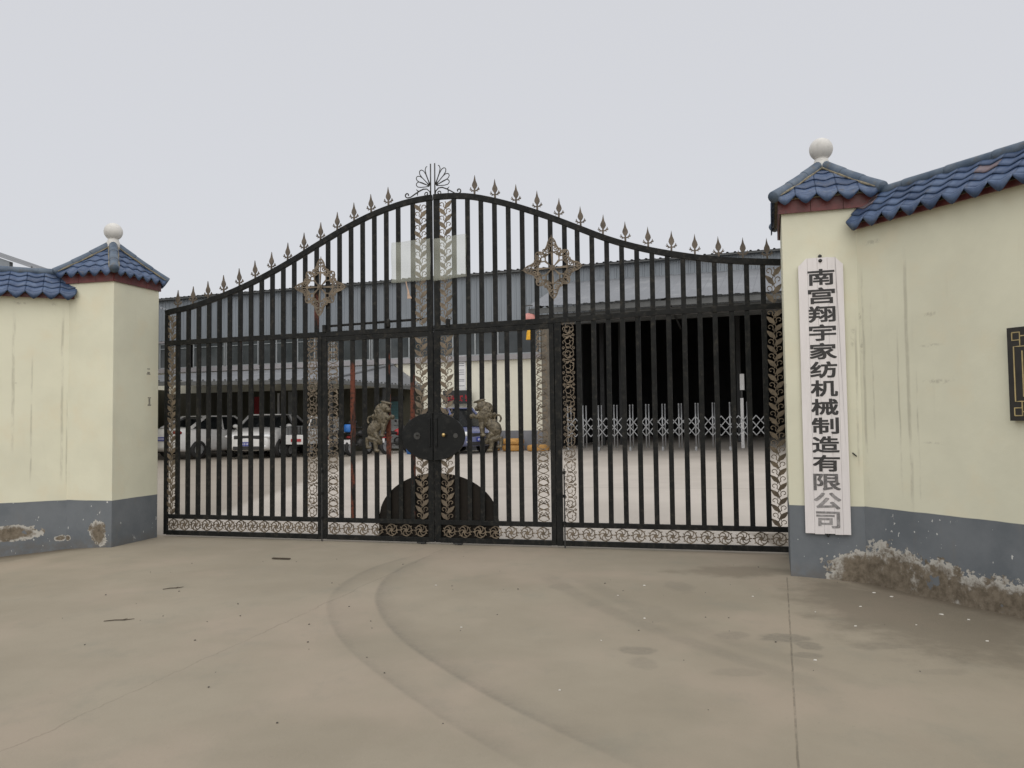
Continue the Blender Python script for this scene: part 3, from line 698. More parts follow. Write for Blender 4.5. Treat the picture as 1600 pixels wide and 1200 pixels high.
def gate_leaf(side):
    Lf = side == 'L'
    root = thing('gate_leaf', 'black iron gate leaf hung on the pillar without a signboard' if Lf else 'black iron gate leaf hung on the pillar with the signboard, brass lock knob', 'gate', GATE_A if Lf else GATE_B, GRZ, 'leaves of the iron gate')
    off = 0.0 if Lf else (GATE_B - GATE_A).length
    X = lambda u: u - off
    TOP, MID = (TOPL, MIDL) if Lf else (TOPR, MIDR)
    U0, U1 = (0.0, 3.945) if Lf else (3.962, 8.17)
    BW, BD = .056, .036
    # curved top rail
    n = 40; us = [U0 + (U1-U0)*i/n for i in range(n+1)]
    MB().strip([(X(u), interp(TOP, u) - .035) for u in us], .072, .05).build('top_rail', 'iron', root, bevel=.004)
    ps = (0.0, 2.4, 3.945) if Lf else (3.962, 5.6, 6.83, 8.17)
    MB().strip([(X(u), lin(MID, u) - .01) for u in ps], .068, .052).build('middle_rail', 'iron', root, bevel=.004)
    # hinge stile, main post, side panel rails
    hs0, hs1 = ((0.0, .045) if Lf else (8.15, 8.195))
    MB().box((X((hs0+hs1)/2), .002, (interp(TOP, hs0) - .06 + .03)/2), (.045, .05, interp(TOP, hs0) - .09)).build('hinge_stile', 'iron', root, bevel=.003)
    mp = 2.372 if Lf else 5.545
    zt = lin(MID, mp) - .045
    MB().box((X(mp), -.001, (zt + .025)/2), (.06 if Lf else .072, .056, zt - .025)).build('post', 'iron', root, bevel=.004)
    a, b = (.045, mp - .032) if Lf else (mp + .038, 8.15)
    for nm, z, h in (('lower_rail', .275, .058), ('bottom_rail', .055, .062)):
        MB().box((X((a+b)/2), .0, z), (b-a, .048, h)).build(nm, 'iron', root, bevel=.003)
    # side bars, above and below the middle rail
    side_us = [.206 + .162*i for i in range(13)] if Lf else [5.806 + .1783*i for i in range(13)]
    BARS = {}
    def bar(parent, u, z0, z1, mat='iron', dy=0.0, w=BW, slant=None):
        if slant is None:
            key = (round(z1-z0, 3), mat, w)
            if key not in BARS: BARS[key] = MB().box((0, 0, (z1-z0)/2), (w, BD, z1-z0)).mesh('bar', mat)
            o = link('bar', BARS[key], parent, (X(u), dy, z0), bevel=.003)
            o.rotation_euler.y = random.uniform(-.0022, .0022)
        else:
            mb = MB(); h = w/2; s0, s1 = slant
            mb.poly([(X(u) - h, z0), (X(u) + h, z0), (X(u) + h, s1), (X(u) - h, s0)], dy - BD/2, dy + BD/2); o = mb.build('bar', mat, parent, bevel=.003)
        return o
    for i, u in enumerate(side_us):
        bar(root, u, .300, round(lin(MID, u) - .044, 2), 'iron_rust' if random.random() < .04 else 'iron')
    upper = (side_us + [2.318, 2.484, 2.65, 2.815, 2.98, 3.145, 3.312, 3.478, 3.68]) if Lf else ([4.235] + [4.415 + .1765*i for i in range(7)] + [5.65] + side_us)
    for i, u in enumerate(upper):
        z0 = lin(MID, u) + .024; s0, s1 = interp(TOP, u - BW/2) - .068, interp(TOP, u + BW/2) - .068
        if s0 - z0 > .08: bar(root, u, z0, 0, 'iron_rust' if Lf and i in (13, 17) else 'iron', 0, BW, (s0, s1))
    # meeting stile above the wicket
    mu = 3.905 if Lf else 4.003
    zb = lin(MID, mu) + .024
    bar(root, mu, zb, 0, 'iron', 0, .078, (interp(TOP, mu) - .07, interp(TOP, mu) - .07))
    # spears
    sp = [.19 + .2427*i for i in range(14)] if Lf else [4.51 + .2685*i for i in range(14)]
    for u in sp:
        o = link('spear_finial', SPEAR, root, (X(u), 0, interp(TOP, u) - .006)); o.rotation_euler.y = random.uniform(-.03, .03)
    # pinwheel band of the side panel
    a, b = (.06, 2.335) if Lf else (5.60, 8.15)
    k = 13
    for i in range(k):
        o = link('pinwheel_ornament', PIN, root, (X(a + (b-a)*(i+.5)/k), -.002, .166)); o.scale = (1.17, 1, 1.17)
    # leafy stems beside the hinge stile and the meeting stile
    def stems(parent, u, z0, z1, w, dy=-.004):
        n = max(1, round((z1-z0)/PITCH_LEAF)); s = (z1-z0)/n/PITCH_LEAF
        for i in range(n):
            o = link('leaf_scroll', LEAFM[(w, not Lf)], parent, (X(u), dy, z0 + i*PITCH_LEAF*s)); o.scale = (1, 1, s)
    hu = .112 if Lf else 8.06
    stems(root, hu, .306, lin(MID, hu) - .05, .13 if Lf else .15)
    stems(root, hu, lin(MID, hu) + .03, interp(TOP, hu) - .09, .13 if Lf else .15)
    cu = 3.787 if Lf else 4.118
    stems(root, cu, lin(MID, cu) + .05, interp(TOP, cu) - .10, .15)
    # swirl panel next to the post
    vu = 2.255 if Lf else 5.678
    n = 8; z0, z1 = .306, lin(MID, vu) - .05; s = (z1-z0)/n/PITCH_VINE
    for i in range(n):
        o = link('vine_scroll', VINEM[0], root, (X(vu), -.004, z0 + i*PITCH_VINE*s)); o.scale = (1, 1, s)
    # star and shell ornaments
    su, sz = (2.389, 3.315) if Lf else (5.505, 3.385)
    o = link('star_ornament', STAR, root, (X(su), -.045, sz)); o.rotation_euler.y = R(2) if Lf else R(-1.5); o.scale = (1.04, 1, 1.04)
    MB().box((X(su), -.03, sz), (.05, .03, .05)).build('ornament_bracket', 'iron', root)
    mb = MB(); f = -1 if Lf else 1; ue = 3.925 if Lf else 3.982; zt = interp(TOP, ue) - .01
    mb.tube([(X(ue), 0, zt), (X(ue), 0, zt + .415)], .0085, 6)
    cz = zt + .12
    for kk, (aa, LL) in enumerate(((80, .27), (58, .262), (36, .235), (14, .20))):
        ca, sa = math.cos(R(aa)), math.sin(R(aa)); wd = .030
        loop = [(.02, 0), (LL*.35, wd*.55), (LL*.65, wd*1.05), (LL*.86, wd*1.1), (LL*.97, wd*.6), (LL, 0), (LL*.97, -wd*.6), (LL*.86, -wd*1.1), (LL*.65, -wd*1.05), (LL*.35, -wd*.55), (.02, 0)]
        if kk == 0: loop = loop[5:]
        mb.tube([(X(ue) + f*(max(-0.0, a*ca - b*sa)), 0, cz + a*sa + b*ca) for a, b in loop], .0062, 6)
    mb.tube([(X(ue) + f*a, 0, cz - .12 + b) for a, b in [(.0, .0), (.012, .055), (.05, .092), (.10, .095), (.16, .070), (.22, .036), (.27, .006), (.305, .0)] + spiral(.318, .034, .034, .012, -90, .85, 14)], [.008]*3 + [.009]*3 + [.008]*2 + [.0085]*15, 6)
    mb.tube([(X(ue) + f*a, 0, cz - .12 + b) for a, b in [(.0, .01), (.03, .0)] + spiral(.055, .03, .03, .010, -90, 1.0, 14)], .0075, 6)
    for px, pz, dx, dz in ((.16, .070, .035, .028), (.18, .058, -.002, -.042)): mb.tube([(X(ue) + f*px, 0, cz - .12 + pz), (X(ue) + f*(px + dx*.5), 0, cz - .12 + pz + dz*.35), (X(ue) + f*(px + dx), 0, cz - .12 + pz + dz)], [.008, .007, .004], 6)
    mb.build('shell_scroll', 'gunmetal', root, True)
    # drop bolt and its guides on the post
    bu = 2.405 if Lf else 5.607
    MB().tube([(X(bu), -.03, -.005), (X(bu), -.03, .95)], .009, 8).build('drop_bolt', 'dark', root)
    for z in (.30, .62, .90): MB().box((X(bu), -.03, z), (.03, .03, .035)).build('bolt_guide', 'iron', root)
    if Lf:
        MB().tube([(X(2.45), .03, 2.803), (X(3.20), .03, 2.825), (X(3.9), .03, 2.845)], .016, 6).build('tie_rod', 'iron', root)
        MB().box((X(2.44), -.02, 2.765), (.05, .04, .10)).build('latch_block', 'iron', root, bevel=.004)
        MB().lathe([(.022, 0), (.03, .02), (.03, .10), (.018, .12)], 12).build('hinge_knuckle', 'iron', root, True, (X(3.335), -.01, 2.74))
    else:
        MB().box((X(4.15), -.02, 2.77), (.05, .04, .10)).build('latch_block', 'iron', root, bevel=.004)
    # ---------------- wicket door hung inside the leaf
    w0, w1 = (2.408, 3.948) if Lf else (3.962, 5.505)
    zt0, zt1 = lin(MID, w0) - .048, lin(MID, w1) - .048
    mb = MB()
    so, si = (w0 + .030, w1 - .038) if Lf else (w1 - .032, w0 + .038)
    for u, wd in ((so, .058), (si, .074)):
        z1 = (lin(MID, u) - .048); mb.box((X(u), -.004, (z1 + .028)/2), (wd, .05, z1 - .028))
    a, b = min(so, si) + .03, max(so, si) - .03
    mb.strip([(X(a), lin(MID, a) - .078), (X(b), lin(MID, b) - .078)], .058, .046, -.004)
    mb.box((X((a+b)/2), -.004, .275), (b-a, .044, .058)); mb.box((X((a+b)/2), -.004, .055), (b-a, .046, .062))
    wk = mb.build('wicket_door', 'iron', root, bevel=.003)
    wus = [2.670 + .166*i for i in range(7)] if Lf else [4.250 + .165*i for i in range(7)]
    for i, u in enumerate(wus):
        z1 = round(lin(MID, u) - .105, 2); rust = (Lf and i in (1, 4, 6)) or (not Lf and i == 1)
        bar(wk, u, .302, z1, 'iron_rust' if rust else 'iron', -.003)
    stems(wk, cu, .306, lin(MID, cu) - .112, .15)
    vu = 2.555 if Lf else 5.348
    n = 8; z0, z1 = .306, lin(MID, vu) - .11; s = (z1-z0)/n/PITCH_VINE
    for i in range(n):
        o = link('vine_scroll', VINEM[1], wk, (X(vu), -.006, z0 + i*PITCH_VINE*s)); o.scale = (1.0, 1, s)
    a, b = (2.475, 3.865) if Lf else (4.045, 5.435)
    k = 7 if not Lf else 7
    for i in range(k):
        o = link('pinwheel_ornament', PIN, wk, (X(a + (b-a)*(i+.5)/k), -.006, .166)); o.scale = (1.17, 1, 1.17)
    # half of the round lock plate
    cx, cz, rx, rz_ = 3.953, 1.345, .412, .300
    aa = (90, 270) if Lf else (-90, 90)
    pts = [(X(cx) + (-.006 if Lf else .006) + rx*math.cos(R(t)), cz + rz_*math.sin(R(t))) for t in [aa[0] + (aa[1]-aa[0])*i/28 for i in range(29)]]
    lp = MB().poly(pts, -.062, -.032).build('lock_plate', 'plate', wk, bevel=.004)
    for i in range(2):
        MB().tube([(X(cx) + (-.21 if Lf else .30), -.062, cz + .01 + i*.002), (X(cx) + (-.21 if Lf else .30), -.070, cz + .01)], .045 if Lf else .03, 16).build('lock_rose', 'gunmetal', lp) if i == 0 else None
    ku = X(cx) + (-.205 if Lf else .155)
    MB().ell((ku, -.105, cz + .02), (.026 if not Lf else .012, .022, .026 if not Lf else .012), 12, 8).tube([(ku, -.06, cz + .02), (ku, -.095, cz + .02)], .012, 10).build('door_knob' if not Lf else 'keyhole_cover', 'brass' if not Lf else 'gunmetal', lp, True)
    MB().box((X(cx) + (-.045 if Lf else .045), -.067, cz + .05), (.03, .02, .36)).build('lock_case', 'plate', lp, bevel=.004)
    # half of the arched kick plate behind the bars
    cx2, hw, zt = 3.978, .795, .885
    pts = []
    for i in range(27):
        t = i/26; u = (3.18 + (3.945 - 3.18)*t) if Lf else (3.966 + (4.775 - 3.966)*t)
        pts.append((X(u), .30 + (zt - .30)*math.sqrt(max(0, 1 - ((u - cx2)/hw)**2))))
    pts = [(pts[-1][0], .07), (pts[0][0], .07)] + pts
    MB().poly(pts[::-1], .022, .028).build('kick_plate', 'dome', wk)
    o = link('lion_relief', lion_mesh(Lf), wk, (X(4.665 if not Lf else 3.237), -.055, 1.475)); md = o.modifiers.new('remesh', 'REMESH'); md.mode = 'VOXEL'; md.voxel_size = .006; md.use_smooth_shade = True
    # castor under the meeting corner
    cu_ = 3.775 if Lf else 4.255
    MB().box((X(cu_), -.01, .020), (.11, .07, .012)).box((X(cu_) + .025, -.01, .005), (.05, .05, .03)).build('castor', 'dark', wk)
    return root
leafL = gate_leaf('L'); leafR = gate_leaf('R')
def at_gate(u, z, y=0.0): return GATE_A + GU*u + Vector((-GU.y, GU.x, 0))*y + Vector((0, 0, z))
# cloudy plastic sheets tied over the meeting stiles
def film(u0, u1, z0, z1, dz, label):
    mb = MB(); n, k = 12, 10; b = 0; rn = random.Random(int(u0*100)); ph = rn.uniform(0, 6)
    rows = []
    for j in range(k+1):
        for i in range(n+1):
            u, z = u0 + (u1-u0)*i/n, z0 + (z1-z0)*j/k + dz*i/n
            y = -.052 - .012*math.sin(i*.9 + ph) - .010*math.sin(j*.8 + i*.35 + ph)
            mb.v.append((u - u0, y, z - z0))
    for j in range(k):
        for i in range(n): q = j*(n+1) + i; mb.f.append((q, q+1, q+n+2, q+n+1))
    o = mb.build('plastic_sheet', 'film', None, True, at_gate(u0, z0)); o.rotation_euler.z = GRZ
    s_ = o.modifiers.new('thickness', 'SOLIDIFY'); s_.thickness = .0015
    return tag(o, label, 'plastic sheet', 'plastic sheets tied to the gate')
film(3.405, 3.935, 3.31, 3.835, .015, 'cloudy plastic sheet tied to the leaf without the brass knob')
film(3.975, 4.405, 3.30, 3.84, .045, 'cloudy plastic sheet tied to the leaf with the brass knob')
mb = MB(); mb.strip([(0, .22), (.012, .16), (.03, .10), (.035, .05)], [.010, .012, .02, .03], .006); mb.poly([(.02, .05), (.045, .05), (.075, .012), (.075, 0), (.018, 0)], -.006, .006)
o = mb.build('cloth_tag', 'tag', None, False, at_gate(3.60, 3.10, -.05)); o.rotation_euler.z = GRZ
tag(o, 'small orange cloth strip hanging under the plastic sheet', 'cloth strip')
# floor stop set in the concrete
o = MB().box((0, 0, .012), (.22, .035, .010)).box((.04, 0, .012), (.06, .02, .012)).build('gate_stop', 'twig', None, False, (-2.63, 9.04, 0)); o.rotation_euler.z = -.25
tag(o, 'small rusty gate stop set in the concrete', 'gate stop')
# ------------------------------------------------------------------ company signboard on the right pillar
PRZ = math.atan2(-.312, .95)
def on_pillar(u, z, y=0.0):
    e = Vector((.95, -.312, 0)).normalized(); return Vector((2.68, 7.763, 0)) + e*u + Vector((-e.y, e.x, 0))*y + Vector((0, 0, z))
sign = thing('signboard', 'tall white wooden board with black vertical Chinese lettering hung on the pillar', 'signboard', on_pillar(.345, .42, -.006), PRZ)
W, HB = .405, 2.655
seams = [-W/2, -.118, -.03, .062, .135, W/2]
for i in range(5):
    a, b = seams[i] + (.0 if i == 0 else .0006), seams[i+1] - (.0 if i == 4 else .0006)
    cut = lambda x: HB - max(0, abs(x) - (W/2 - .075))*1.0
    lo = random.uniform(-.004, .004)
    pts = [(a, lo), (b, lo), (b, cut(b)), (a, cut(a))]
    if i == 0: pts.insert(3, (-(W/2 - .075), HB))
    if i == 4: pts.insert(3, ((W/2 - .075), HB))
    MB().poly(pts, -.036, -.008).build('plank', 'signwhite', sign, bevel=.0015)
MB().box((0, -.004, HB/2), (W*.8, .008, .08)).box((0, -.004, .3), (W*.8, .008, .06)).build('batten', 'dark', sign)
def glyph(ch, w, h, mat):
    cu = bpy.data.curves.new('character', 'FONT'); cu.body = ch; cu.size = 1.0; cu.extrude = .0; cu.resolution_u = 3
    ob = bpy.data.objects.new('character', cu); COL.objects.link(ob)
    dg = bpy.context.evaluated_depsgraph_get(); me = bpy.data.meshes.new_from_object(ob.evaluated_get(dg))
    bpy.data.objects.remove(ob); bpy.data.curves.remove(cu)
    xs_ = [v.co.x for v in me.vertices]; ys_ = [v.co.y for v in me.vertices]
    if not xs_: return None
    x0, x1, y0, y1 = min(xs_), max(xs_), min(ys_), max(ys_)
    for v in me.vertices:
        v.co = Vector(((v.co.x - (x0+x1)/2)/(x1-x0)*w, 0, (v.co.y - (y0+y1)/2)/(y1-y0)*h))
    bm = bmesh.new(); bm.from_mesh(me); flat = bm.faces[:]; bold = .0056
    for k, (dx, dz) in enumerate(((0, 0), (-bold, 0), (bold, 0), (0, bold*.75), (0, -bold*.75), (-bold, bold*.7), (bold, -bold*.7), (bold, bold*.7), (-bold, -bold*.7))):   # brush weight: shifted layers, each a hair prouder
        d = bmesh.ops.duplicate(bm, geom=flat); g = bmesh.ops.extrude_face_region(bm, geom=[x_ for x_ in d['geom'] if isinstance(x_, bmesh.types.BMFace)])
        bmesh.ops.translate(bm, verts=[v for v in d['geom'] if isinstance(v, bmesh.types.BMVert)], vec=(dx, .001 + .00011*k, dz))
        bmesh.ops.translate(bm, verts=[v for v in g['geom'] if isinstance(v, bmesh.types.BMVert)], vec=(dx, -.0016 - .00012*k, dz))
    bmesh.ops.delete(bm, geom=flat, context='FACES')
    bmesh.ops.recalc_face_normals(bm, faces=bm.faces[:]); bm.to_mesh(me); bm.free()
    me.materials.clear(); me.materials.append(MT[mat]); return me
for i, ch in enumerate('南宫翔宇家纺机械制造有限公司'):
    me = glyph(ch, .232 if ch != '司' else .20, .150, 'ink' if i < 11 else ('ink_mid' if i == 11 else 'ink_faded'))
    if me: link('character', me, sign, (.002, -.0362, 2.465 - .1792*i))
for z, y in ((HB - .03, -.04), (HB + .018, -.01), (-.012, -.014)):
    MB().ell((0, y, z), (.018, .014, .018) if z > 1 else (.014, .012, .02), 10, 7).build('bolt', 'dark', sign, True)
# dark bracket spikes left in the pillar beside the board
o = MB().tube([(0, 0, 0), (.03, -.03, -.03)], .007, 6).build('bent_nail', 'dark', None, False, on_pillar(.585, 1.19, 0)); o.rotation_euler.z = PRZ
tag(o, 'bent iron nail in the pillar beside the signboard', 'nail')

# black plaque with gold fret on the right wall
e = Vector((.424, -.905, 0)).normalized(); wn_ = Vector((-e.y, e.x, 0))
W0 = Vector((3.32, 7.553, 0))
pl = thing('plaque', 'black wall plaque with gold fret border on the peeling wall', 'plaque', W0 + e*1.46 + Vector((0, 0, 1.49)), math.atan2(e.y, e.x))
MB().box((.55, -.025, .363), (1.10, .046, .726)).build('backing_board', 'greyside', pl)
MB().box((.55, -.053, .363), (1.10, .010, .726)).build('panel', 'plaque', pl)
def gl(pts): mb_.strip(pts, .009, .004, -.0600)
mb_ = MB()
for fx, fz in ((0, 0), (1, 0), (0, 1), (1, 1)):
    def T_(p): return [((1.10 - a) if fx else a, (.726 - b) if fz else b) for a, b in p]
    gl(T_([(.04, .04), (.10, .04), (.10, .10), (.04, .10), (.04, .04)])); gl(T_([(.10, .10), (.10, .15), (.16, .15), (.16, .07), (.10, .07)]))
    gl(T_([(.05, .363), (.05, .15), (.10, .15)])); gl(T_([(.55, .05), (.16, .05), (.16, .07)])); gl(T_([(.115, .363), (.115, .185)])); gl(T_([(.55, .115), (.185, .115)]))
mb_.build('gold_fret', 'gold', pl)

# ------------------------------------------------------------------ factory across the yard (axes: x along the front, -y towards the gate)
FP = Vector((-1.478, 30.0, 0)); fe = Vector((1, -.37, 0)).normalized(); FRZ = math.atan2(fe.y, fe.x); fnv = Vector((-fe.y, fe.x, 0))
def fw(u, y, z=None):
    p = FP + fe*u + fnv*y
    return Vector((p.x, p.y, gz(p.x, p.y) if z is None else z))
fac = thing('factory_building', 'long grey clad factory with cream lower wall across the yard', 'factory', FP, FRZ)
X0, X1 = -22.0, 16.0
MB().box(((X0 + 2.75)/2, .15, 2.45), (2.75 - X0, .3, 2.66)).build('wall', 'cream_far', fac)
MB().box(((X0 + 2.75)/2, .135, .50), (2.75 - X0, .33, 1.26)).build('base_band', 'grey_far', fac)
MB().box(((X0 + 2.75)/2, .08, 3.865), (2.75 - X0, .44, .19)).build('ledge', 'ledge', fac)
MB().box(((X0 + 2.75)/2, .15, 5.17), (2.75 - X0, .30, .12)).build('lintel', 'ledge', fac)
# ribbon of windows
fr = MB(); w, h = 1.72, 1.13
for x in (-w/2 + .03, w/2 - .03, 0): fr.box((x, .09, h/2), (.055, .07, h))
for z in (.03, h - .03): fr.box((0, .09, z), (w - .12, .068, .055))
fr.box((0, .09, h - .24), (w - .12, .055, .03)); FRM = fr.mesh('window', 'winframe'); PNM = MB().box((0, .10, h/2), (w/2 - .055, .02, h - .10)).mesh('pane', 'glass')
u = 2.70 - w/2; k = 0
CUR = plain('faded_curtain', (.35, .17, .12), .9, 0, .2)
while u > -21:
    wnd = link('window', FRM, fac, (u, 0, 3.965))
    for sx in (-1, 1): link('pane', PNM, wnd, (sx*(w/4 - .008), 0, 0))
    if k in (7, 8): MB().box((.3, .14, .55), (.22, .02, 1.0)).build('curtain', CUR, wnd)
    u -= w + (.16 if k % 3 == 2 else .04); k += 1
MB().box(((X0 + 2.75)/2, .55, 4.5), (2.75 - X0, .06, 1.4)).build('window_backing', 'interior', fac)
# ribbed cladding sheets
def ribbed(width, height, ribs, depth, mat, name):
    mb = MB(); pts = []
    p = width/ribs
    for i in range(ribs):
        x = i*p; pts += [(x, 0), (x + p*.62, 0), (x + p*.70, -depth), (x + p*.92, -depth)]
    pts.append((width, 0))
    for x, y in pts: mb.v += [(x, y, 0), (x, y, height)]
    for i in range(len(pts)-1): mb.f.append((2*i, 2*i+2, 2*i+3, 2*i+1))
    return mb.mesh(name, mat)
CL = ribbed(1.0, 1.86, 5, .028, 'clad', 'cladding_sheet')
for i in range(int(X1 - X0)): link('cladding_sheet', CL, fac, (X0 + i, -.012, 5.20))
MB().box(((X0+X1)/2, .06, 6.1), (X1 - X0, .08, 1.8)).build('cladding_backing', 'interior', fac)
# roof: ribbed sheets rising from the eave
RS = ribbed(1.0, 6.0, 4, .035, 'roofdark', 'roof_sheet'); RS2 = ribbed(1.0, 6.0, 4, .035, 'roofsheet', 'roof_sheet')
for i in range(int(X1 - X0)):
    o = link('roof_sheet', RS2 if i > 21 else RS, fac, (X0 + i, -.28, 7.055 + random.uniform(-.012, .012)), rot=(R(-84), 0, 0))
MB().box(((X0+X1)/2, -.10, 7.02), (X1 - X0, .30, .05)).build('eave_gutter', 'roofdark', fac)
# open bay: column, side, inside walls
MB().box((2.99, .16, 2.7), (.46, .42, 5.2)).build('column', 'pillar_brown', fac)
MB().box((9.6, .16, 5.10), (12.8, .3, .24)).build('bay_lintel', 'roofdark', fac)
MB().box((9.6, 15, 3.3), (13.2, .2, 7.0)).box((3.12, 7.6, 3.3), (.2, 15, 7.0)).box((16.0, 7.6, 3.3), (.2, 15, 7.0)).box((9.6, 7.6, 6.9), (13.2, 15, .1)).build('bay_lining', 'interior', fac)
for x in (3.6, 4.4, 5.1, 9.4, 13.0):
    MB().box((x, 1.2 + x*.3, 3.0), (.16, .16, 5.5)).build('bay_post', 'shedsteel', fac)
# canopy over the bay
can = thing('canopy', 'grey sheet canopy sloping out over the dark open bay', 'canopy', FP, FRZ)
P_, zf, zb_, xa, xb = 4.0, 5.06, 6.44, 3.62, 15.8
sl = math.hypot(P_, zb_ - zf); ang = math.atan2(zb_ - zf, P_)
CS = ribbed(1.0, sl + .12, 2, .018, 'roofsheet', 'roof_sheet')
for i in range(int(xb - xa)):
    link('roof_sheet', CS, can, (xa + i, -P_ - .1, zf + .02), rot=(-(math.pi/2 - ang), 0, 0))
MB().box(((xa+xb)/2, -P_ + .02, zf - .11), (xb - xa - .05, .06, .16)).build('fascia', 'roofdark', can)
MB().box(((xa+xb)/2, -P_ + .35, zf - .30), (xb - xa - .3, .10, .20)).build('edge_beam', 'roofdark', can)
MB().box((xa + .05, -P_ - .14, zf + .055), (.30, .08, .03)).build('gutter_end', 'roofdark', can)
for x in (xa + .25, xa + 4.2, xa + 8.2, xb - .3):
    MB().beam((x, -P_ + .1, zf - .06), (x, -.02, zb_ - .10), .07, .09).beam((x, -P_ + 1.1, zf + .22), (x, -.02, 4.6), .05, .05).build('bracket', 'shedsteel', can)
# lantern under the canopy corner
c_ = fw(xa + .02, -P_ + .1, 4.20)
ln = thing('lantern', 'faded red lantern with yellow tassel under the canopy corner', 'lantern', c_)
MB().lathe([(.05, .36), (.10, .37), (.19, .44), (.225, .54), (.19, .64), (.10, .70), (.05, .71)], 20).build('shade', 'lantern', ln, True)
MB().lathe([(.03, .20), (.055, .36), (.06, .37)], 12).build('collar', 'lantern', ln)
mb = MB()
for k in range(14):
    a = k*.45; mb.tube([(.03*math.cos(a), .03*math.sin(a), .22), (.075*math.cos(a), .075*math.sin(a), .10), (.10*math.cos(a), .10*math.sin(a), -.14)], .022, 5)
mb.build('tassel', 'yellow', ln); MB().tube([(0, 0, .70), (0, 0, .90)], .008, 6).build('cord', 'dark', ln)

# ------------------------------------------------------------------ carport leaning on the factory, hipped at its right end
cp = thing('carport', 'lean-to carport with pale sheet roof over parked vehicles', 'carport', FP, FRZ)
def fl(x, y, z):                                        # world to factory axes
    v = Vector((x, y, 0)) - FP; return Vector((v.dot(fe), v.dot(fnv), z))
Fr = fl(-6.3, 27.6, 3.03); Fl_ = fl(-16.5, 27.9, 3.03); Br = Vector((-2.05, -.05, 2.86)); Tr = Vector((-3.35, -.06, 3.74)); Tl = Vector((-13.5, -.06, 3.74))
def slab(pts, t, mat, name, parent):
    mb = MB(); n = len(pts); mb.v = [tuple(p) for p in pts] + [tuple(p - Vector((0, 0, t))) for p in pts]
    mb.f = [tuple(range(n)), tuple(reversed(range(n, 2*n)))] + [(i, i + n, (i+1) % n + n, (i+1) % n) for i in range(n)]
    return mb.build(name, mat, parent)
N_ = 11
for i in range(N_):
    a0, a1 = i/N_ + .0012, (i+1)/N_ - .0012
    slab([Fr.lerp(Fl_, a1), Fr.lerp(Fl_, a0), Tr.lerp(Tl, a0), Tr.lerp(Tl, a1)], .03, 'roofsheet', 'roof_sheet', cp)
for i in range(4):
    a0, a1 = i/4 + .002, (i+1)/4 - .002
    slab([Fr.lerp(Br, a0), Fr.lerp(Br, a1), Tr.lerp(Br, max(a1, .01)*.999) if i == 3 else Tr.lerp(Br, a1), Tr.lerp(Br, a0)], .03, 'roofsheet', 'roof_sheet', cp)
MB().tube([Fr + Vector((0, 0, .03)), Tr + Vector((0, 0, .03))], .05, 8).build('hip_cap', 'roofsheet', cp)
BOLT = MB().box((0, 0, .02), (.05, .05, .04)).mesh('roof_bolt', 'roofdark')
for a, b in ((Fl_, Fr), (Fr, Br)):
    n = 26
    for i in range(n): link('roof_bolt', BOLT, cp, a.lerp(b, (i + .5)/n))
for a, b in ((Fl_, Fr), (Fr, Br)): MB().beam(a - Vector((0, 0, .10)), b - Vector((0, 0, .10)), .06, .12).build('eave_beam', 'roofdark', cp)
for i, p in enumerate((Fr, Fr.lerp(Fl_, .62), Fl_, Fr.lerp(Br, .55))):
    w_ = FP + fe*p.x + fnv*p.y; g = gz(w_.x, w_.y)
    MB().box((p.x - .05, p.y + .08, (p.z - .1 + g)/2), (.10, .10, p.z - .1 - g)).build('post', 'shedsteel', cp)
for k in range(6):
    a = Fr.lerp(Fl_, k/6 + .05); b = Tr.lerp(Tl, k/6 + .05); MB().beam(a - Vector((0, 0, .12)), b - Vector((0, 0, .12)), .05, .08).build('rafter', 'shedsteel', cp)
# panel over the cream wall, and end wall; carport shade put into their olive
OL = plain('shade_olive', (.070, .066, .046), .9, 0, .2, 1)
MB().box((-8.33, -.03, 1.6), (12.5, .03, 2.5)).build('shade_back_panel', OL, cp)
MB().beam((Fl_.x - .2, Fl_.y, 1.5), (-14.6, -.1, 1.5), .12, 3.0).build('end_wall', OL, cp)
# things on the wall behind the carport
def wallsheet(name, u, z0, z1, w, mat, label, cat, y=-.07, t=.03):
    o = MB().box((0, 0, (z1-z0)/2), (w, t, z1-z0)).box((0, -t*.7, (z1-z0)*.5), (w*.8, t*.3, (z1-z0)*.86)).build(name, mat, None, False, fw(u, y, z0)); o.rotation_euler.z = FRZ
    return tag(o, label, cat)
wallsheet('banner', -9.75, 1.78, 2.62, .42, 'red', 'small red banner on the wall behind the parked cars', 'banner')
wallsheet('lightpatch', -8.05, 1.55, 2.80, .42, 'grey', 'pale poster on the wall behind the cargo tricycle', 'lightpatch')  # added panel standing in for pale window light
wallsheet('drain_pipe', -8.75, 1.2, 2.75, .10, 'paper', 'white pipe on the wall beside the red banner', 'pipe')
# roller shutter and door on the shaded wall right of the motorcycles
rs = thing('roller_shutter', 'grey-green roller shutter in the shaded wall behind the scooter', 'shutter', fw(-3.45, -.09, .42), FRZ)
for k in range(16): MB().box((0, 0, .10 + k*.115), (1.0, .03, .108)).build('slat', 'teal' if k > 9 else 'grey', rs)
MB().box((0, -.02, 1.99), (1.1, .12, .16)).build('shutter_box', 'dark', rs)
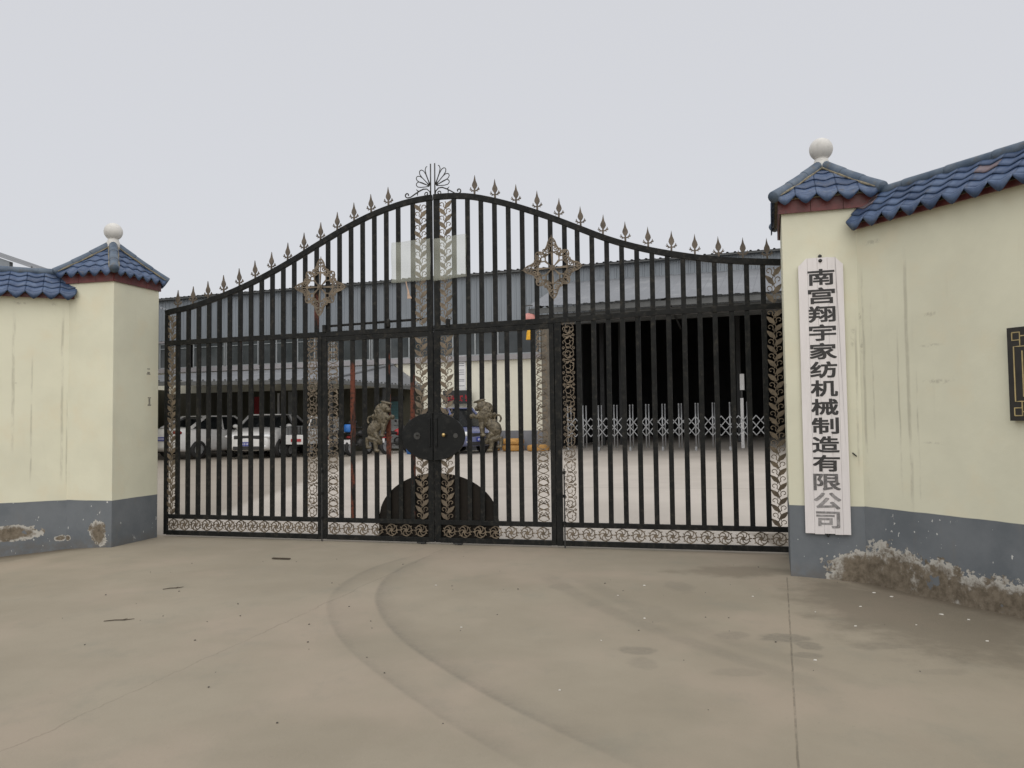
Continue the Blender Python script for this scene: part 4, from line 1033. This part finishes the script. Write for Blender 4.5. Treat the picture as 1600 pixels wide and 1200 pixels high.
# LED display and notice strip on the cream wall
led = thing('led_sign', 'black LED display with red characters on the cream factory wall', 'led sign', fw(-.52, -.30, 2.16), FRZ)
MB().box((0, 0, .25), (1.12, .14, .50)).build('case', 'blackplastic', led, bevel=.01)
mb = MB(); rn = random.Random(3)
for c in range(5):
    for k in range(8):
        vx = rn.random() < .5; px, pz = -.36 + c*.19 + rn.uniform(-.06, .06), .20 + rn.uniform(-.09, .09)
        mb.box((px, -.073, pz), (.018 if vx else .09, .006, .09 if vx else .018))
mb.build('led_text', 'led', led)
nt = thing('notice_board', 'narrow white notice strip above the LED display', 'notice board', fw(-.46, -.03, 2.66), FRZ)
MB().box((0, 0, .66), (.36, .03, 1.32)).build('board', 'paper', nt)
mb = MB()
for z in (.18, .36, .42, .62, .70, .78, .95, 1.03, 1.15): mb.box((.02, -.0165, z), (.22, .004, .03))
mb.build('print', 'papergrey', nt)

# ------------------------------------------------------------------ retractable gate in front of the bay
rg = thing('retractable_gate', 'stainless steel folding gate of crossed bars before the dark bay', 'folding gate', fw(3.95, -.7), FRZ)
g0 = fw(3.95, -.7).z
N_ = 12; pw = 6.6/N_
UP = MB().tube([(0, 0, .10), (0, 0, 1.54)], .024, 8).ell((0, 0, 1.56), (.028, .028, .028), 8, 5).mesh('upright', 'steel', True)
for i in range(N_ + 1):
    x = i*pw; dz = gz(*fw(3.95 + x, -.7).xy) - g0
    for dy, dx in ((-.10, 0), (.10, .06)):
        link('upright', UP, rg, (x + dx, dy, dz))
    if i % 2 == 0:
        MB().box((x, -.10, dz + .09), (.07, .07, .10)).tube([(x, -.13, dz + .04), (x, -.07, dz + .04)], .04, 10).build('caster', 'steel', rg)
    if i < N_:
        mb = MB()
        for (za, zb2) in ((.50, .82), (.82, .50), (.82, 1.14), (1.14, .82)):
            mb.beam((x, -.125, dz + za), (x + pw/2, -.125, dz + zb2), .012, .028); mb.beam((x + pw/2, -.118, dz + za), (x + pw, -.118, dz + zb2), .012, .028)
        mb.build('cross_link', 'steel', rg)
lp = thing('post_lamp', 'slim white post standing behind the folding gate', 'post', fw(9.75, .5), FRZ)
MB().box((0, 0, .85), (.10, .10, 1.7)).build('shaft', 'paper', lp); MB().box((.02, 0, 2.25), (.14, .12, .55)).build('head', 'paper', lp); MB().box((0, 0, 1.85), (.05, .05, .35)).build('stem', 'dark', lp)

# ------------------------------------------------------------------ warehouse roof beyond the left wall
wh = thing('warehouse', 'warehouse with grey ribbed gable roof beyond the bare wall', 'warehouse', (-14.9, 24.0, 0))
MB().box((-4, 1.5, 2.85), (11.0, 8.8, 5.7)).build('wall', 'cream_far', wh)
MT['oldroof'] = plain('weathered_roof_sheet', (.20, .21, .225), .6, 0, .12, 1)
WS = ribbed(1.0, 8.0, 4, .04, 'oldroof', 'roof_sheet')
for i in range(9):
    # slope that falls to the right, sheets run from ridge to eave
    o = link('roof_sheet', WS, wh, (2.0, -3 + i, 5.78), rot=(R(-70.5), 0, R(90)))
for i in range(9):
    o = link('roof_sheet', WS, wh, (-13.0, -2 + i, 5.78), rot=(R(-70.5), 0, R(-90)))
MB().poly([(-9.5, 5.7), (1.5, 5.7), (1.5, 5.93), (-4, 7.88), (-9.5, 5.93)], -2.95, -2.8).build('gable', 'clad', wh)
# ------------------------------------------------------------------ vehicles in the yard
def wheel(parent, x, y, r, w, rim=.62):
    t = MB().lathe([(r*rim, -w/2), (r*.93, -w/2), (r, -w*.32), (r, w*.32), (r*.93, w/2), (r*rim, w/2)], 24)
    t.f = t.f[:-2]; t.v = [(a + x, c + y, b + r) for a, b, c in t.v]; o = t.build('wheel', 'tyre', parent, True)
    rm = MB().lathe([(r*rim*1.0, -w*.30), (r*rim, w*.30)], 20)
    for k in range(5):
        a = 2*math.pi*k/5; rm.beam((0, 0, 0), (r*rim*.95*math.cos(a), r*rim*.95*math.sin(a), 0), .05, w*.8, (0, 0, 1))
    rm.v = [(a + x, c + y, b + r) for a, b, c in rm.v]; rm.build('rim', 'steel', o)
    return o
def car(label, loc, rz, paint, L=4.5, W=1.78, H=1.50, hood=.98, tail=1.08, cab=(-1.75, 1.05), roof=(-.95, .35), group='cars parked in the yard'):
    T = thing('parked_car', label, 'car', loc, rz, group)
    hw = W/2; zb = .22
    st = []   # x, half width, bottom, top(belt)
    prof = [(-L/2, .78, .42, tail*.80), (-L/2 + .06, .88, .30, tail*.95), (-L/2 + .30, .95, zb, tail), (cab[0] + .25, .98, zb, tail + .01), (-.6, 1.0, zb, (hood + tail)/2 + .0), (.4, 1.0, zb, hood + .03), (cab[1], .99, zb, hood + .01), (L/2 - .75, .97, zb, hood - .06), (L/2 - .30, .92, zb + .02, hood - .14), (L/2 - .07, .84, .28, hood - .26), (L/2, .70, .36, hood - .38)]
    mb = MB()
    for x, k, b, t in prof:
        y = hw*k
        sec = [(0, b), (y*.86, b), (y*.96, b + .10), (y, b + (t-b)*.45), (y*.985, b + (t-b)*.72), (y*.93, t - .03), (y*.80, t + .0), (0, t + .035)]
        for s_ in (1, -1):
            for (yy, zz) in sec: mb.v.append((x, s_*yy, zz))
    m_ = 8
    for i in range(len(prof)-1):
        for s_ in range(2):
            for j in range(m_-1):
                a = i*16 + s_*8 + j; b = a + 16; q = (a, b, b + 1, a + 1); mb.f.append(q if s_ else q[::-1])
    for i, fl_ in ((0, 0), (len(prof)-1, 1)):
        for j in range(m_-1):
            a, b = i*16 + j, i*16 + 8 + j; q = (a, a+1, b+1, b); mb.f.append(q if fl_ else q[::-1])
    bd = mb.build('body', paint, T, True); bm = bmesh.new(); bm.from_mesh(bd.data); bmesh.ops.remove_doubles(bm, verts=bm.verts[:], dist=1e-4); bmesh.ops.recalc_face_normals(bm, faces=bm.faces[:]); bm.to_mesh(bd.data); bm.free()
    sb = bd.modifiers.new('subdivision', 'SUBSURF'); sb.levels = 1; sb.render_levels = 2
    # greenhouse
    zb2 = (hood + tail)/2 - .05; cw, rw = hw*.93, hw*.70
    g = MB(); g.v = [(cab[0], -cw, tail - .03), (cab[1], -cw, hood - .03), (cab[1], cw, hood - .03), (cab[0], cw, tail - .03), (roof[0], -rw, H - .05), (roof[1], -rw, H - .05), (roof[1], rw, H - .05), (roof[0], rw, H - .05)]
    g.f = [(0,1,5,4),(1,2,6,5),(2,3,7,6),(3,0,4,7),(4,5,6,7)]; g.build('window', 'carglass', T)
    rf = MB(); rf.box(((roof[0]+roof[1])/2, 0, H - .025), (roof[1]-roof[0] + .12, rw*2 + .06, .05)).build('roof', paint, T, bevel=.02)
    pil = MB()
    for s_ in (-1, 1):
        pil.beam((cab[0], s_*cw, tail - .02), (roof[0], s_*rw, H - .03), .10, .07).beam((cab[1], s_*cw, hood - .02), (roof[1], s_*rw, H - .03), .07, .06).beam((-.35, s_*(cw + .004), hood), (-.30, s_*(rw + .02), H - .03), .07, .05, (1, 0, 0))
    pil.build('pillar', paint, T)
    for sx in (-L/2 + .85, L/2 - .85):
        for s_ in (-1, 1): wheel(T, sx, s_*(hw - .08), .325, .20)
    for s_ in (-1, 1):
        MB().ell((L/2 - .22, s_*hw*.70, hood - .30), (.20, .24, .095), 14, 8).build('headlight', 'lampclear', T, True)
        MB().ell((-L/2 + .12, s_*hw*.72, tail - .18), (.12, .22, .085), 14, 8).build('tail_light', 'lampred', T, True)
        MB().ell((cab[1] - .25, s_*(hw + .10), hood + .06), (.07, .11, .075), 12, 8).build('side_mirror', paint, T, True)
        MB().ell((L/2 - .10, s_*hw*.66, .42), (.08, .10, .06), 12, 8).build('fog_lamp', 'lampclear', T, True)
    MB().box((L/2 - .055, 0, hood - .33), (.10, W*.52, .13)).box((L/2 - .03, 0, .36), (.08, W*.55, .12)).build('grille', 'blackplastic', T, bevel=.02)
    for x, s_ in ((L/2 + .035, 1), (-L/2 - .03, -1)):
        pz = .50 if s_ > 0 else .72
        p_ = MB().box((x, 0, pz), (.02, .44, .14)).build('number_plate', 'plateblue', T)
        mb = MB()
        for k in range(7): mb.box((x + s_*.011, -.165 + k*.055, pz), (.004, .018, .07))
        mb.build('plate_mark', 'platewhite', p_)
    return T
def place(px, py): return (px, py, gz(px, py))
def heading(dx, dy): return math.atan2(dy, dx)
car('white car parked tail outwards, red tail light showing', place(-11.35, 30.35), heading(.50, .87), 'carwhite', 4.6, 1.80, 1.55, 1.02, 1.12)
car('white car parked nose outwards with blue number plate', place(-9.15, 30.0), heading(-.06, -1), 'carwhite', 4.5, 1.80, 1.56, 1.06, 1.12)

# blue micro car on the open yard beside the lock plate
bc = car('small blue car with tall cabin parked before the cream wall', place(-2.05, 28.9), heading(.62, -.78), 'carblue', 3.1, 1.50, 1.62, .98, 1.02, (-1.40, .95), (-1.10, .25), None)

def cargo_trike(label, loc, rz):
    T = thing('cargo_tricycle', label, 'tricycle', loc, rz)
    MB().box((.0, 0, .62), (1.5, 1.05, .34)).build('cargo_box', 'carwhite', T, bevel=.02)
    mb = MB()
    for k in range(8):
        for s_ in (-1, 1): mb.box((-.70 + k*.2, s_*.55, .92), (.03, .02, .34))
    mb.box((0, -.55, 1.09), (1.5, .025, .03)).box((0, .55, 1.09), (1.5, .025, .03)); mb.build('side_rail', 'grey', T)
    c = MB(); c.poly([(.78, .40), (1.75, .40), (1.85, .75), (1.62, 1.42), (.85, 1.46), (.78, 1.40)], -.50, .50).build('cab', 'carwhite', T, bevel=.03)
    MB().box((.775, 0, 1.17), (.03, .78, .40)).build('rear_window', 'glass', T)
    mb = MB()
    for z in (.95, 1.40): mb.box((.765, 0, z), (.03, .90, .05))
    for y in (-.42, .42): mb.box((.765, y, 1.17), (.03, .05, .40))
    mb.build('window_frame', 'paper', T)
    MB().box((-.765, -.1, .60), (.02, .40, .10)).build('red_panel', 'red', T)
    MB().beam((-.70, -.50, .80), (-.35, -.50, 1.45), .04, .04).build('stay', 'paper', T)
    for s_ in (-1, 1): wheel(T, -.35, s_*.42, .25, .12); MB().box((-.765, s_*.45, .58), (.03, .10, .12)).build('tail_light', 'lampred', T)
    wheel(T, 1.45, 0, .25, .12)
    return T
cargo_trike('white three-wheeled cargo tricycle with red tail panel under the carport', place(-7.55, 28.9), heading(.28, .96))

def motorbike(label, loc, rz, paint='blackplastic', extra=None):
    T = thing('motorcycle', label, 'motorcycle', loc, rz, 'motorcycles under the carport')
    for x in (-.62, .62): wheel(T, x, 0, .29, .10, .68)
    MB().ell((.12, 0, .78), (.27, .14, .14)).build('tank', paint, T, True)
    MB().ell((-.36, 0, .76), (.40, .13, .07)).build('seat', 'blackplastic', T, True)
    MB().tube([(.62, .0, .29), (.45, 0, .72), (.36, 0, 1.0)], .035, 8).tube([(-.62, 0, .29), (-.2, 0, .38), (.2, 0, .40), (.42, 0, .75)], .035, 8).ell((.05, 0, .45), (.22, .13, .17)).build('frame', 'dark', T, True)
    MB().tube([(.22, -.36, 1.02), (.33, -.2, 1.0), (.36, 0, 1.0), (.33, .2, 1.0), (.22, .36, 1.02)], .016, 6).build('handlebar', 'dark', T)
    for s_ in (-1, 1): MB().tube([(.32, s_*.25, 1.0), (.30, s_*.32, 1.16)], .008, 5).ell((.30, s_*.34, 1.20), (.02, .06, .045)).build('rear_view_mirror', 'dark', T, True)
    MB().ell((.50, 0, .88), (.09, .09, .09), 12, 8).build('headlight', 'lampclear', T, True)
    MB().ell((-.74, 0, .66), (.05, .08, .05)).build('tail_light', 'lampred', T, True)
    MB().box((-.82, 0, .50), (.02, .24, .15)).build('number_plate', 'paper', T)
    MB().beam((-.85, 0, .60), (-.35, 0, .60), .14, .03).build('mudguard', paint, T)
    return T
motorbike('black motorcycle standing nearest the cargo tricycle', place(-6.35, 28.75), heading(.25, .97))
mk = motorbike('black motorcycle with blue drum behind its seat', place(-5.55, 28.8), heading(.35, .94))
MB().lathe([(.13, 0), (.155, .05), (.155, .22), (.12, .28)], 18).build('drum', 'blueplastic', mk, True, (-.75, 0, .84))
motorbike('motorcycle with red side panels by the roller shutter', place(-4.25, 29.3), heading(.55, .83), 'red')
# bucket and blue tub by the shutter
o = MB().lathe([(.16, 0), (.20, .03), (.23, .34), (.25, .36), (.25, .38), (.21, .38), (.19, .05)], 20).build('tub', 'blueplastic', None, True, (-3.62, 28.6, gz(-3.62, 28.6)))
tag(o, 'round blue plastic tub standing by the motorcycle with red panels', 'tub')

# painted tyres along the factory wall
def yard_tyre(u, y, k, label, grp=None):
    r, w = .40, .225
    p = fw(u, y); t = MB().lathe([(r*.58, .02), (r*.74, 0), (r*.93, .015), (r, .05), (r, w - .05), (r*.93, w - .015), (r*.74, w), (r*.58, w - .02), (r*.62, w*.5), (r*.58, .02)], 26)
    t.f = t.f[:-2]; o = t.build('painted_tyre', 'yellowtyre', None, True, (p.x, p.y, p.z + k*(w + .004) + .002))
    tag(o, label, 'tyre', 'yellow painted tyres'); return o
yard_tyre(.86, -.55, 0, 'yellow painted tyre lying alone next to the two stacked tyres')
yard_tyre(1.80, -.55, 0, 'lower yellow painted tyre of the stack of two')
yard_tyre(1.80, -.55, 1, 'upper yellow painted tyre of the stack of two')
yard_tyre(2.78, -.62, 0, 'yellow painted tyre lying in front of the brown column')

# ------------------------------------------------------------------ litter on the concrete
rn = random.Random(11)
spots = [(3.18, 7.1), (3.27, 6.97), (3.38, 6.36), (2.97, 5.95), (2.37, 6.33), (3.28, 5.59), (-.74, 7.52), (2.5, 5.9), (1.0, 6.2), (.9, 7.0), (2.05, 6.9), (2.8, 6.5), (1.2, 7.4), (.6, 5.6), (3.5, 6.2), (1.9, 5.1), (.25, 4.6), (-.4, 6.0)]
for i, (x, y) in enumerate(spots):
    s = rn.uniform(.006, .016) * (1.6 if i < 3 else 1)
    n = rn.randint(5, 7); pts = [(s*rn.uniform(.6, 1.2)*math.cos(6.283*k/n), s*rn.uniform(.5, 1)*math.sin(6.283*k/n)) for k in range(n)]
    mb = MB(); mb.v = [(a, b, 0) for a, b in pts] + [(a*.8, b*.8, .005) for a, b in pts]; mb.f = [tuple(range(n, 2*n))] + [(k, (k+1) % n, (k+1) % n + n, k + n) for k in range(n)]
    tag(mb.build('paint_flake', 'scrap', None, False, (x, y, gz(x, y) + .0015)), 'pale flake of paint lying on the concrete', 'flake', 'paint flakes on the concrete')
for (x, y), a, l in (((-3.12, 6.33), .25, .11), ((-3.2, 7.52), .5, .09)):
    o = MB().tube([(-l, 0, .006), (-l*.3, .006, .008), (l*.4, -.004, .006), (l, .008, .007)], [.003, .004, .004, .002], 5).tube([(l*.2, 0, .007), (l*.5, .03, .008)], .002, 4).build('twig', 'twig', None, False, (x, y, gz(x, y)))
    o.rotation_euler.z = a; tag(o, 'longer dry twig lying on the concrete' if l > .1 else 'shorter dry twig lying on the concrete', 'twig', 'twigs on the concrete')
rn = random.Random(12); mb = MB()
for k in range(70):
    x, y = rn.uniform(-4, 3.2), rn.uniform(4, 9.3); s = rn.uniform(.003, .009)
    mb.ell((x, y, gz(x, y) + s*.4), (s, s*.8, s*.6), 6, 4, Matrix.Rotation(rn.uniform(0, 6), 3, 'Z'))
o = mb.build('grit', plain('dark_grit', (.10, .09, .075), .9, 0, .2), None, True); o['kind'] = 'stuff'
tag(o, 'loose dark grit scattered over the concrete forecourt', 'grit')
